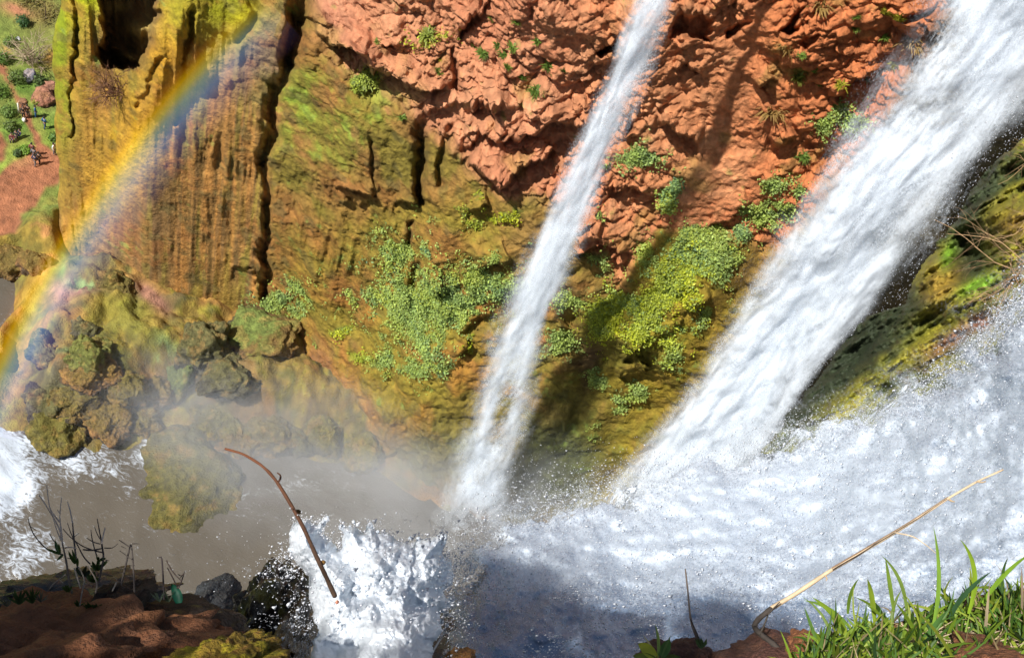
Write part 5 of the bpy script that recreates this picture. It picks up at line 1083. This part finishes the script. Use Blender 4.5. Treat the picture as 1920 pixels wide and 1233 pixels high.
def person(px, py, pose, face, jacket, trousers, label):
    b, j, t_, (hv, hf) = PM[pose]; p = on_ground(px, py); root = tag(empty('person', p), label, 'person', 'people on the gorge path'); root.rotation_euler = (0, 0, math.radians(face)); root.scale = (1.05, 1.05, 1.05)
    for nm, me, m in (('body', b, 'skin'), ('jacket', j, jacket), ('trousers', t_, trousers)):
        if not me.materials: me.materials.append(CL[m])
        o = bpy.data.objects.new(nm, me); COL.objects.link(o); o.parent = root; o.material_slots[0].link = 'OBJECT'; o.material_slots[0].material = CL[m]
    if pose not in HAIR: HAIR[pose] = make('hair', hv, hf, CL['hair'], parent=root)
    else: o = HAIR[pose].copy(); COL.objects.link(o); o.parent = root
for a in [(45, 221, 'stand', 40, 'dark', 'black', 'person in dark clothes standing leftmost on the path'), (53.5, 219, 'stand', 200, 'brown', 'grey', 'person in a brown top facing the dark dressed one'), (67.6, 220, 'stand', 120, 'blue', 'blue', 'person in blue standing on the path'),
          (84.7, 241, 'walk', 160, 'blue', 'jeans', 'person in blue walking on the grass beside the path'), (23, 264, 'sit', 30, 'maroon', 'dark', 'person in a maroon top sitting left in the dark group'), (31, 259, 'sit', 10, 'black', 'grey', 'person in black sitting in the middle of the dark group'), (38, 257, 'sit', -20, 'navy', 'black', 'person in navy sitting right in the dark group'),
          (61.5, 290, 'walk', 190, 'maroon', 'dark', 'person in maroon walking uphill on the red soil'), (65, 299, 'walk', 180, 'grey', 'jeans', 'person in grey behind the maroon walker'), (66.5, 311, 'walk', 170, 'navy', 'grey', 'person in navy, lowest of the walkers on red soil'), (74, 307, 'walk', 185, 'black', 'black', 'person in black at the right of the walkers'), (102.5, 290, 'stand', 90, 'white', 'grey', 'person in white beside the foot of the mossy column')]: person(*a)
V_, F_ = rock_shape(3, (.25, .18, .25), 66); o = make('bag', V_, F_, CL['white']); o.location = (on_ground(45, 227) + np.array([0, 0, .2])).tolist(); tag(o, 'white bag on the ground before the leftmost standing person', 'bag')
# ================================================================== foreground plants and sticks
def stick(name, pts, d0, d1, r0, r1, col, mat=M_twig, label=None, cat=None, parent=None, n=7, cols=None, smooth_n=4):
    """a twig through the given photograph points; radii in photograph pixels"""
    p = np.array(pts, float); t_ = np.linspace(0, 1, len(p)); tt = np.linspace(0, 1, (len(p) - 1) * smooth_n + 1)
    x, y = np.interp(tt, t_, p[:, 0]), np.interp(tt, t_, p[:, 1])
    for _ in range(2): x[1:-1] = (x[:-2] + 2 * x[1:-1] + x[2:]) / 4; y[1:-1] = (y[:-2] + 2 * y[1:-1] + y[2:]) / 4
    d = d0 + (d1 - d0) * tt + .004 * np.sin(tt * 23); P = EYE + ray(x, y) * d[:, None]; rr = (r0 + (r1 - r0) * tt) * d / FPX * (1 + .08 * np.sin(tt * 41) + .10 * (np.sin(tt * 60) > .9))
    V, F = tube(P, rr, n); sp = Soup(); c = np.repeat(np.array([np.array(cols[0]) * (1 - q) + np.array(cols[1]) * q for q in sstep(.0, 1, tt)]), n, 0) if cols else np.tile(np.array(col), (len(tt) * n, 1)); c = np.vstack([c, c[:1], c[-1:]])
    sp.add(V, F, c); o = sp.build(name, mat, parent); 
    if label: tag(o, label, cat)
    return o
def blade(sp, p0, p1, p2, w, col, d0, d1, nseg=6, fold=.25):
    """a leaf blade along a quadratic curve given in photograph pixels; w = half width"""
    tt = np.linspace(0, 1, nseg + 1); q = ((1 - tt) ** 2)[:, None] * np.array(p0, float) + (2 * tt * (1 - tt))[:, None] * np.array(p1, float) + (tt ** 2)[:, None] * np.array(p2, float)
    tg = np.gradient(q, axis=0); tg /= np.linalg.norm(tg, axis=1, keepdims=True) + 1e-9; nb = np.stack([-tg[:, 1], tg[:, 0]], -1); ww = w * np.sin(np.pi * np.clip(tt * .82 + .18, 0, 1)) ** .8
    dd = d0 + (d1 - d0) * tt; a = q + nb * ww[:, None]; b = q - nb * ww[:, None]; f = (fold * w / FPX * dd)
    A = EYE + ray(a[:, 0], a[:, 1]) * (dd - f)[:, None]; M = EYE + ray(q[:, 0], q[:, 1]) * (dd + f * .6)[:, None]; Bq = EYE + ray(b[:, 0], b[:, 1]) * (dd - f * .3)[:, None]
    V = np.stack([A, M, Bq], 1).reshape(-1, 3); F = []
    for k in range(nseg): F += [(k * 3, k * 3 + 1, k * 3 + 4, k * 3 + 3), (k * 3 + 1, k * 3 + 2, k * 3 + 5, k * 3 + 4)]
    sp.add(V, F, np.array(col)[None] * (1 + .12 * np.sin(np.arange(len(V)) * 1.7))[:, None])
# brown twig leaning over the pool
tw = tag(empty('brown_twig', at(630, 1118, 3.3)), 'curved brown twig with a hooked bud rising from the splash', 'twig')
at_world(stick('stem', [(422, 841), (455, 850), (487, 869), (505, 885), (521, 905), (547, 948), (570, 990), (592, 1040), (612, 1082), (628, 1117)], 3.1, 2.75, 2.0, 4.4, None, cols=((.15, .055, .025), (.05, .028, .016)), n=9, smooth_n=5), tw)
at_world(stick('hooked_bud', [(521, 904), (526, 897), (526, 890), (520, 886)], 3.02, 3.02, 2.3, 1.2, (.10, .045, .025)), tw)
for (x, y, r) in ((557, 960, 6.5), (605, 1054, 5)): 
    V_, F_ = rock_shape(3, (1, 1, 1), int(x)); o = make('knot', V_ * r * .85 * 2.9 / FPX + at(x + 1, y, 2.93 if y < 1000 else 2.82), F_, M_twig, (.15, .08, .02)); at_world(o, tw)
V_, F_ = rock_shape(3, (.7, .7, 1.2), 9, .1, .05); o = make('tip_bud', V_ * 5 * 2.72 / FPX + at(632, 1128, 2.72), F_, M_twig, (.62, .25, .16)); at_world(o, tw)
# pale cane
cn = tag(empty('dry_cane', at(1465, 1220, 2.8)), 'long pale dry cane slanting up over the near spray', 'cane')
at_world(stick('pale_stem', [(1446, 1140), (1491, 1113), (1560, 1067), (1640, 1020), (1710, 978), (1777, 934), (1832, 902), (1881, 880)], 2.85, 3.2, 4.4, 1.3, (.62, .47, .30), smooth_n=8), cn)
at_world(stick('dark_streak', [(1560, 1064), (1640, 1017), (1710, 975), (1777, 931)], 2.90, 3.07, 1.3, .6, (.22, .14, .09), smooth_n=8), cn)
at_world(stick('dark_base', [(1466, 1222), (1450, 1206), (1428, 1190), (1414, 1176), (1418, 1163), (1446, 1140)], 2.78, 2.85, 5.0, 4.8, (.05, .04, .033)), cn)
at_world(stick('bark_strip', [(1424, 1188), (1433, 1172), (1440, 1150), (1462, 1128)], 2.8, 2.83, 2.2, 1, (.06, .05, .04)), cn)
at_world(stick('twiglet', [(1678, 998), (1712, 1004), (1738, 1022), (1754, 1036)], 3.0, 2.9, 1.5, .7, (.6, .48, .34)), cn)
at_world(stick('twiglet', [(1777, 934), (1784, 939), (1790, 940)], 3.1, 3.1, 2.2, .9, (.45, .33, .2)), cn); at_world(stick('twiglet', [(1832, 902), (1842, 904), (1848, 902)], 3.14, 3.14, 1.8, .8, (.45, .33, .2)), cn)
at_world(stick('twiglet', [(1547, 1078), (1551, 1084), (1549, 1088)], 2.92, 2.92, 1.6, .8, (.5, .36, .22)), cn)
# thin twig in the middle of the bottom edge
tt_ = tag(empty('thin_twig', at(1314, 1214, 2.8)), 'thin upright twig, pale above and dark below, before the near spray', 'twig')
at_world(stick('stem', [(1285, 1066), (1290, 1110), (1294, 1157), (1302, 1185), (1315, 1213)], 2.95, 2.8, 1.3, 2.6, None, cols=((.55, .40, .28), (.05, .035, .03))), tt_)
at_world(stick('side_twig', [(1295, 1160), (1306, 1186), (1312, 1200)], 2.86, 2.82, 1.2, 1.6, (.06, .045, .04)), tt_)
sp = Soup()
for k in range(8): x = 1316 + random.uniform(-8, 10); blade(sp, (1314, 1214), (x, 1206), (x + random.uniform(-6, 6), 1198 + random.uniform(-4, 8)), 3, (.05, .10, .02), 2.79, 2.79, 4)
at_world(sp.build('leaf_tuft', M_leaf), tt_)
# leafy sprout
ls = tag(empty('leafy_sprout', at(1225, 1228, 2.75)), 'small leafy sprout with one yellow green and one dark leaf', 'plant')
for nm, p0, p1, p2, w, col in (('leaf', (1228, 1232), (1212, 1212), (1196, 1206), 11, (.36, .40, .03)), ('leaf', (1240, 1230), (1248, 1214), (1256, 1196), 10, (.07, .15, .03)), ('leaf', (1230, 1238), (1208, 1232), (1186, 1228), 10, (.14, .20, .03)), ('leaf', (1236, 1240), (1256, 1234), (1276, 1230), 9, (.08, .13, .03)),
                               ('grass_blade', (1234, 1232), (1238, 1200), (1228, 1168), 3.0, (.20, .30, .06)), ('grass_blade', (1230, 1230), (1222, 1210), (1206, 1190), 2.2, (.45, .42, .22)), ('grass_blade', (1240, 1232), (1250, 1205), (1258, 1190), 2.0, (.12, .2, .05))):
    sp = Soup(); blade(sp, p0, p1, p2, w, col, 2.75, 2.78, 7); at_world(sp.build(nm, M_leaf), ls)
# left dead shrub: stems and leaves
def zz(pts): return [(x / 4.742, 900 + y / 4.742) for x, y in pts]
PALE, DRK = (.52, .43, .34), (.085, .07, .06)
def shrub_twigs(root, lines, nm='branch'):
    for pts, r0, r1, c_, d in lines:
        at_world(stick(nm, zz(pts), d, d - .05, r0, r1, c_, n=5, smooth_n=3), root)
ds = tag(empty('dead_shrub', at(150, 1130, 3.1)), 'spiky dead shrub with pale twig tips on the left ledge', 'shrub')
shrub_twigs(ds, [([(348, 130), (440, 270), (500, 370), (545, 470), (550, 540)], 1.0, 1.8, PALE, 3.2), ([(415, 40), (430, 180), (445, 260), (490, 320), (530, 370)], .8, 1.5, PALE, 3.2), ([(548, 150), (535, 260), (530, 350), (545, 440), (555, 560)], .8, 1.5, PALE, 3.15),
                 ([(555, 560), (590, 720), (610, 860), (640, 1000)], 1.5, 2.0, (.16, .13, .10), 3.15), ([(470, 330), (500, 430), (540, 530)], .7, 1.2, PALE, 3.2), ([(512, 262), (528, 285), (533, 300)], .8, 1.0, PALE, 3.17), ([(600, 190), (625, 270), (645, 380)], .9, 1.3, PALE, 3.15), ([(645, 380), (655, 500), (670, 650), (690, 780)], 1.3, 1.7, (.12, .10, .09), 3.15),
                 ([(250, 340), (270, 420), (310, 500), (400, 600), (470, 640), (560, 660)], .7, 1.4, DRK, 3.2), ([(262, 400), (300, 430), (320, 440)], .5, .5, DRK, 3.2), ([(600, 380), (640, 500), (690, 570), (740, 680), (800, 740)], .6, 1.4, DRK, 3.12), ([(560, 430), (620, 500), (720, 580), (820, 620), (910, 640)], .7, 1.3, DRK, 3.12), ([(740, 615), (820, 625), (900, 605)], 1.4, 1.4, DRK, 3.1),
                 ([(865, 340), (880, 430), (895, 500), (910, 600), (925, 680), (900, 800), (880, 900)], .8, 2.2, DRK, 3.1), ([(935, 420), (915, 500), (905, 560)], 1.1, 1.3, PALE, 3.1), ([(770, 510), (830, 550), (890, 565)], .6, 1.1, DRK, 3.1), ([(808, 440), (820, 540), (860, 670)], .6, 1.2, DRK, 3.1), ([(930, 600), (1000, 605), (1050, 560)], 1.1, .5, DRK, 3.1),
                 ([(840, 410), (860, 470), (890, 520)], .5, .9, DRK, 3.1), ([(700, 470), (660, 500), (650, 520)], .5, .7, DRK, 3.12), ([(575, 600), (620, 590), (680, 605)], 1.3, .8, PALE, 3.12), ([(440, 470), (470, 530), (500, 560)], .6, 1.0, DRK, 3.18), ([(430, 980), (470, 920), (530, 880), (580, 840)], 1.0, 1.2, (.28, .24, .2), 3.0), ([(660, 780), (690, 870), (715, 960)], 1.2, 1.2, (.30, .25, .2), 3.0), ([(530, 880), (560, 910)], 1, .8, (.3, .26, .2), 3.0),
                 ([(700, 770), (760, 880), (730, 980), (710, 1110)], 1.1, 1.3, (.22, .19, .15), 3.0), ([(780, 760), (870, 900), (850, 1000)], 1.0, 1.3, (.22, .18, .14), 3.0), ([(920, 700), (970, 715)], .8, .5, DRK, 3.1), ([(915, 790), (940, 800)], .7, .4, DRK, 3.1), ([(690, 720), (640, 700), (600, 690)], .9, .6, DRK, 3.1)])
LV = []
def leafset(cx, cy_, n, L, w, col=(.045, .085, .022), a0=-150, a1=-20):
    for k in range(n): a_ = math.radians(random.uniform(a0, a1)); l = L * random.uniform(.6, 1.1); LV.append(((cx, cy_), (cx + math.cos(a_) * l * .5 + random.uniform(-8, 8), cy_ + math.sin(a_) * l * .5), (cx + math.cos(a_) * l, cy_ + math.sin(a_) * l), w * random.uniform(.7, 1.2), col))
LV += [((535, 650), (500, 600), (490, 530), 20, (.05, .10, .022)), ((530, 655), (470, 630), (400, 605), 13, (.045, .09, .02)), ((560, 660), (530, 690), (500, 715), 12, (.05, .1, .02)), ((535, 640), (525, 600), (522, 560), 12, (.06, .11, .025)), ((670, 740), (630, 690), (608, 625), 16, (.05, .1, .022)), ((675, 740), (660, 680), (640, 610), 14, (.055, .11, .025)), ((690, 760), (690, 720), (692, 685), 11, (.05, .1, .02))]
leafset(860, 800, 9, 120, 16); leafset(880, 720, 5, 70, 9); leafset(730, 850, 7, 100, 16, (.02, .035, .015)); leafset(820, 900, 7, 90, 18); leafset(600, 990, 6, 80, 13)
for p0, p1, p2, w, col in LV:
    sp = Soup(); blade(sp, zz([p0])[0], zz([p1])[0], zz([p2])[0], w / 4.742, col, 3.08, 3.05 + random.uniform(-.06, .06), 5); at_world(sp.build('leaf', M_leaf), ds)
LV = []
hp = tag(empty('ledge_herb', at(180, 1140, 3.0)), 'low dark green herb in the shade at the foot of the dead shrub', 'plant')
leafset(800, 1150, 12, 90, 13); leafset(880, 1160, 10, 90, 12); leafset(690, 1120, 8, 80, 9)
for p0, p1, p2, w, col in LV:
    sp = Soup(); blade(sp, zz([p0])[0], zz([p1])[0], zz([p2])[0], w / 4.742, col, 2.98, 2.96, 5); at_world(sp.build('leaf', M_leaf), hp)
LV = []; hp = tag(empty('ledge_herb', at(50, 1130, 3.0)), 'grassy dark herb at the far left of the ledge', 'plant')
leafset(170, 1100, 12, 140, 12, (.05, .09, .03)); leafset(290, 1090, 10, 150, 11, (.05, .09, .025)); leafset(60, 1120, 8, 100, 6, (.16, .17, .12)); leafset(360, 1080, 8, 110, 6, (.12, .13, .1))
for p0, p1, p2, w, col in LV:
    sp = Soup(); blade(sp, zz([p0])[0], zz([p1])[0], zz([p2])[0], w / 4.742, col, 2.98, 2.96, 5); at_world(sp.build('leaf', M_leaf), hp)
d2 = tag(empty('dead_stalks', at(240, 1110, 3.1)), 'two forked dead stalks right of the dead shrub', 'twig')
shrub_twigs(d2, [([(1160, 570), (1140, 650), (1110, 790), (1075, 930)], 1.4, 2.0, DRK, 3.1), ([(1175, 565), (1205, 560), (1238, 566)], 1.0, .6, DRK, 3.1), ([(1168, 575), (1180, 700), (1190, 850), (1195, 990)], 1.3, 1.8, DRK, 3.08), ([(1060, 530), (1105, 560), (1150, 590)], .7, 1.1, DRK, 3.1), ([(1065, 625), (1130, 670), (1170, 705)], .6, 1.0, DRK, 3.1), ([(1080, 585), (1120, 605)], .6, .6, DRK, 3.1), ([(1035, 770), (1100, 785)], .6, .9, DRK, 3.1), ([(1150, 760), (1200, 752)], .8, .6, DRK, 3.1), ([(1130, 850), (1185, 855)], .8, .6, DRK, 3.1), ([(1045, 815), (1095, 825)], .6, .8, DRK, 3.1), ([(1040, 900), (1000, 980)], 1, 1.2, (.35, .3, .24), 3.05), ([(950, 845), (1020, 855), (1060, 900)], .6, 1, DRK, 3.1)], 'stalk')
d3 = tag(empty('dead_stalks', at(320, 1120, 3.1)), 'thin black stalks standing by the broad green leaf', 'twig')
shrub_twigs(d3, [([(1432, 680), (1440, 700), (1450, 850), (1460, 1060)], 1.1, 1.7, (.04, .03, .03), 3.1), ([(1412, 682), (1436, 682)], .6, .8, (.04, .03, .03), 3.1), ([(1480, 710), (1520, 790), (1560, 840), (1610, 890)], 1.2, .9, (.05, .035, .03), 3.1), ([(1488, 775), (1540, 870), (1580, 960)], .9, 1.3, (.05, .035, .03), 3.1), ([(1640, 810), (1620, 880), (1590, 950)], .9, 1.2, (.05, .035, .03), 3.1), ([(1585, 835), (1610, 850), (1635, 828)], .9, .6, (.05, .035, .03), 3.1), ([(1600, 870), (1640, 815)], .7, .6, (.05, .035, .03), 3.1)], 'stalk')
sp = Soup(); blade(sp, zz([(1590, 1090)])[0], zz([(1580, 1000)])[0], zz([(1522, 915)])[0], 9.5, (.012, .10, .055), 3.05, 3.06, 10, .5); tag(sp.build('broad_leaf', M_leaf), 'single broad blue green leaf on the rock rim', 'leaf')
LV = []; hp = tag(empty('grass_sprig', at(308, 1126, 3.06)), 'small grey green grass sprig left of the broad leaf', 'plant')
leafset(1420, 1080, 9, 120, 6, (.07, .10, .07), -140, -60); leafset(1500, 1080, 8, 110, 6, (.06, .09, .05), -150, -60)
for p0, p1, p2, w, col in LV:
    sp = Soup(); blade(sp, zz([p0])[0], zz([p1])[0], zz([p2])[0], w / 4.742, col, 3.06, 3.05, 5); at_world(sp.build('grass_blade', M_leaf), hp)
# grass of the right bank
r = np.random.default_rng(99); sp = Soup()
def topg(x): return np.interp(x, [1490, 1530, 1580, 1640, 1720, 1790, 1850, 1920, 1960], [1240, 1205, 1185, 1172, 1160, 1138, 1120, 1112, 1110])
for k in range(1500):
    x = r.uniform(1495, 1960); y0 = topg(x); y = y0 + abs(r.normal(0, 1)) * 50 + r.uniform(-6, 40)
    bare = np.exp(-(((x - 1790) / 70) ** 2 + ((y - 1208) / 34) ** 2)) + .8 * np.exp(-(((x - 1900) / 50) ** 2 + ((y - 1118) / 10) ** 2)) + .5 * np.exp(-(((x - 1690) / 26) ** 2 + ((y - 1200) / 20) ** 2))
    if r.uniform() < bare * .93: continue
    d = np.interp(y, [1085, 1233, 1330], [3.05, 2.40, 2.1]) - .03; L = r.gamma(2.2, 14) + 12; a = r.normal(-1.50, .75) - .0015 * (x - 1720) ; cu = r.normal(0, .8)
    if x < 1570: a -= .35 * r.uniform()
    p1 = (x + math.cos(a) * L * .55, y + math.sin(a) * L * .55); p2 = (p1[0] + math.cos(a + cu) * L * .5, p1[1] + math.sin(a + cu) * L * .5)
    q = r.uniform(); col = (.20, .31, .03) if q < .35 else (.09, .19, .03) if q < .62 else (.28, .35, .04) if q < .74 else (.05, .11, .035) if q < .83 else (.46, .36, .19)
    blade(sp, (x, y), p1, p2, r.uniform(1.4, 3.4) * (1.15 if q < .8 else .6), np.array(col) * r.uniform(.55, 1.1), d, d + r.normal(0, .06) - .03, 5)
for (p0, p1, p2, w, col) in [((1748, 1178), (1772, 1090), (1750, 985), 4.2, (.22, .38, .05)), ((1816, 1150), (1846, 1062), (1800, 1010), 4.8, (.26, .40, .03)), ((1842, 1130), (1880, 1070), (1935, 1035), 4.6, (.24, .42, .04)), ((1676, 1145), (1668, 1090), (1660, 1045), 4, (.22, .34, .05)), ((1700, 1150), (1698, 1080), (1652, 1040), 3.5, (.2, .3, .06)), ((1588, 1186), (1570, 1150), (1522, 1118), 5.5, (.28, .42, .04)), ((1596, 1180), (1560, 1130), (1505, 1125), 3.5, (.2, .34, .06)), ((1590, 1150), (1590, 1110), (1610, 1084), 3.5, (.18, .3, .04)), ((1640, 1165), (1636, 1110), (1626, 1084), 5, (.3, .42, .04)), ((1780, 1160), (1800, 1110), (1860, 1070), 5, (.05, .12, .05)), ((1880, 1110), (1876, 1070), (1890, 1045), 3, (.10, .2, .05)), ((1846, 1200), (1850, 1150), (1856, 1090), 3, (.5, .40, .26)), ((1916, 1150), (1918, 1110), (1915, 1060), 2.5, (.45, .33, .24)), ((1700, 1260), (1740, 1180), (1780, 1140), 6, (.09, .2, .05)), ((1720, 1262), (1800, 1230), (1850, 1200), 5, (.26, .40, .04)), ((1640, 1240), (1690, 1210), (1740, 1218), 5, (.30, .42, .06))]:
    blade(sp, p0, p1, p2, w, col, 2.55, 2.42, 9)
for k in range(220):                                               # straw lying on the soil
    x, y = r.normal(1800, 60), r.normal(1200, 26); a = r.normal(.35, .4); L = r.uniform(20, 70); d = np.interp(y, [1085, 1233, 1330], [3.05, 2.40, 2.1]) - .035
    blade(sp, (x, y), (x + math.cos(a) * L * .5, y + math.sin(a) * L * .5 + r.normal(0, 3)), (x + math.cos(a) * L, y + math.sin(a) * L), 1.1, np.array((.55, .42, .27)) * r.uniform(.6, 1.2), d, d, 3)
tag(sp.build('grass', M_leaf, smooth=False), 'sunlit green grass with dry straw on the near right bank', 'grass', kind='stuff')
# unseen tree added to shade the ledge and the bottom of the spray
e1 = np.array([SUN[1], -SUN[0], 0]); e1 /= np.linalg.norm(e1); e2 = np.cross(SUN, e1)
tr = tag(empty('shade_caster', (-3.4, -2.6, H - 1.4)), 'added unseen tree that shades the ledge beside the viewpoint', 'tree')
def AB(a, b, l): return EYE + e1 * a + e2 * b + SUN * l
cl = [(1.32, 1.66, .16), (1.52, 1.62, .2), (1.78, 1.68, .2), (1.02, .76, .10), (.86, .60, .13), (.62, .36, .10), (.85, 1.62, .22), (1.1, 1.85, .28), (1.35, 2.05, .36), (.95, 1.95, .4), (1.55, 2.35, .45), (1.2, 2.5, .5), (.72, .70, .16), (.55, .50, .18), (.42, .42, .16), (1.98, 2.02, .24), (1.75, 2.05, .3), (2.25, 2.3, .3), (.40, 1.3, .32), (.95, .66, .12)]
PP, NN, n_l = [], [], 0
for k, (a, b, rr) in enumerate(cl):
    n = int(900 * rr * rr / .12) + 120; q = r.normal(0, .5, (n, 3)); PP.append(AB(a, b, 3.6 + .5 * (k % 3)) + q * rr * 1.05); NN.append(np.tile(SUN, (n, 1)) * .8)
PP, NN = np.vstack(PP), np.vstack(NN); V, F = leaf_quads(PP, NN, r.uniform(.08, .15, len(PP)), .9, .5); at_world(make('crown', V, F, M_leaf, np.repeat(np.array([(.12, .15, .07)]) * r.uniform(.7, 1.3, (len(PP), 1)), 4, 0), False), tr)
sp = Soup()
for k, (a, b, rr) in enumerate(cl):
    p = AB(a, b, 3.6 + .5 * (k % 3)); o_ = AB(.30, 1.2, 3.4) if b < 1.3 else AB(1.3, 2.5, 3.4); V, F = tube([o_, (o_ + p) / 2 + r.normal(0, .04, 3), p], [.02, .012, .006], 5); sp.add(V, F, (.12, .09, .07))
at_world(sp.build('limb', M_twig), tr); sp = Soup(); V, F = tube([(-3.4, -2.6, H - 1.7), (-3.2, -2.2, H - .2), AB(1.3, 2.5, 3.4)], [.16, .12, .06], 8); sp.add(V, F, (.12, .09, .07)); at_world(sp.build('trunk', M_twig), tr)
sp = Soup(); V, F = tube([(-3.3, -2.4, H - 1.0), AB(.0, 2.0, 3.3), AB(.30, 1.2, 3.4)], [.08, .05, .03], 6); sp.add(V, F, (.12, .09, .07)); at_world(sp.build('limb', M_twig), tr)
# ================================================================== rainbow and mist
ANTI = -SUN
def rainbow():
    b1 = np.cross(ANTI, np.array([0, 0, 1.0])); b1 /= np.linalg.norm(b1); b2 = np.cross(b1, ANTI)
    d0 = ray(130, 440); psi0 = math.atan2(d0 @ b2, d0 @ b1)
    da = ray(520, 20); pa = math.atan2(da @ b2, da @ b1); db = ray(-60, 800); pb = math.atan2(db @ b2, db @ b1)
    nu, nv = 120, 24; ps = np.linspace(pa, pb, nu); th = np.radians(np.linspace(45.3, 49.3, nv)); PS, TH = np.meshgrid(ps, th)
    dv = np.cos(TH)[..., None] * ANTI + np.sin(TH)[..., None] * (np.cos(PS)[..., None] * b1 + np.sin(PS)[..., None] * b2)
    k = np.linspace(0, 1, nu)[None] * np.ones_like(PS); dist = 88.0 + 2.0 * np.sin(k * 9)
    V = EYE + dv * dist[..., None]; q = (TH - th[0]) / (th[-1] - th[0])
    fade = sstep(-.06, .16, k) * (.95 + .0 * k) * (1 - .25 * sstep(.55, .3, k)); fade = fade * (.9 + .25 * fbm(V * .12, 2, 801))
    m, nt, N, L, out = newmat('rainbow_light')
    a = N('ShaderNodeAttribute', attribute_name='hue'); f = N('ShaderNodeAttribute', attribute_name='fade')
    cr = N('ShaderNodeValToRGB'); e = cr.color_ramp.elements; e[0].position = 0; e[0].color = (0, 0, 0, 1); e[1].position = 1; e[1].color = (0, 0, 0, 1)
    for p, c in ((.10, (.02, .012, .04)), (.26, (.055, .05, .12)), (.40, (.09, .16, .28)), (.53, (.15, .23, .20)), (.62, (.34, .29, .05)), (.70, (.40, .22, .0)), (.77, (.16, .055, .0)), (.84, (.03, .008, .0))):
        x = e.new(p); x.color = (*c, 1)
    L(a.outputs['Fac'], cr.inputs[0]); em = N('ShaderNodeEmission'); L(cr.outputs[0], em.inputs[0]); mu = N('ShaderNodeMath', operation='MULTIPLY'); mu.inputs[1].default_value = .74; L(f.outputs['Fac'], mu.inputs[0]); L(mu.outputs[0], em.inputs[1])
    tr_ = N('ShaderNodeBsdfTransparent'); ad = N('ShaderNodeAddShader'); L(em.outputs[0], ad.inputs[0]); L(tr_.outputs[0], ad.inputs[1]); L(ad.outputs[0], out.inputs[0])
    o = make('rainbow', V.reshape(-1, 3), grid_faces(nv, nu), m, None, attrs={'hue': q.ravel(), 'fade': fade.ravel()})
    tag(o, 'rainbow arc standing in the spray before the left cliff', 'rainbow')
rainbow()
def mist(name, c, rad, dens, seed, label, col=(.86, .92, 1.0), rotz=0):
    m, nt, N, L, out = newmat('mist_' + str(seed)); tc = N('ShaderNodeTexCoord')
    ln = N('ShaderNodeVectorMath', operation='LENGTH'); L(tc.outputs['Object'], ln.inputs[0])
    r = N('ShaderNodeMapRange', interpolation_type='SMOOTHSTEP'); r.inputs[1].default_value = 1.0; r.inputs[2].default_value = .15; r.inputs[3].default_value = 0; r.inputs[4].default_value = 1; L(ln.outputs['Value'], r.inputs[0])
    n = N('ShaderNodeTexNoise', Scale=2.6, Detail=3.0, Roughness=.6); mp = N('ShaderNodeMapping'); mp.inputs['Location'].default_value = (seed, 0, 0); L(tc.outputs['Object'], mp.inputs[0]); L(mp.outputs[0], n.inputs['Vector'])
    nr = N('ShaderNodeMapRange'); nr.inputs[1].default_value = .35; nr.inputs[2].default_value = .7; nr.inputs[3].default_value = .15; nr.inputs[4].default_value = 1.6; L(n.outputs[0], nr.inputs[0])
    mu = N('ShaderNodeMath', operation='MULTIPLY'); L(r.outputs[0], mu.inputs[0]); L(nr.outputs[0], mu.inputs[1]); m2 = N('ShaderNodeMath', operation='MULTIPLY'); m2.inputs[1].default_value = dens; L(mu.outputs[0], m2.inputs[0])
    vs_ = N('ShaderNodeVolumeScatter'); vs_.inputs['Color'].default_value = (*col, 1); vs_.inputs['Anisotropy'].default_value = .0; L(m2.outputs[0], vs_.inputs['Density']); L(vs_.outputs[0], out.inputs['Volume'])
    V, F = ICO[3]; o = make(name, V, F, m); o.location = list(c); o.scale = rad; o.rotation_euler = (0, 0, rotz); tag(o, label, 'mist', kind='stuff'); return o
mist('mist', on_z(640, 900, 2) + np.array([0, 0, 2]), (27, 13, 9), .085, 3, 'grey spray mist drifting over the pool below the slender fall', rotz=.1)
mist('mist', on_z(960, 930, 2) + np.array([0, 0, 3]), (11, 8, 11), .06, 5, 'spray mist between the feet of the two far falls')
mist('mist', on_z(330, 770, 2) + np.array([0, 0, 2]), (16, 9, 6), .055, 7, 'mist over the dark hollow behind the lone boulder')
mist('mist', on_z(1180, 920, 2) + np.array([-1, 0, 4]), (7, 7, 8), .06, 11, 'white spray cloud at the foot of the main fall')
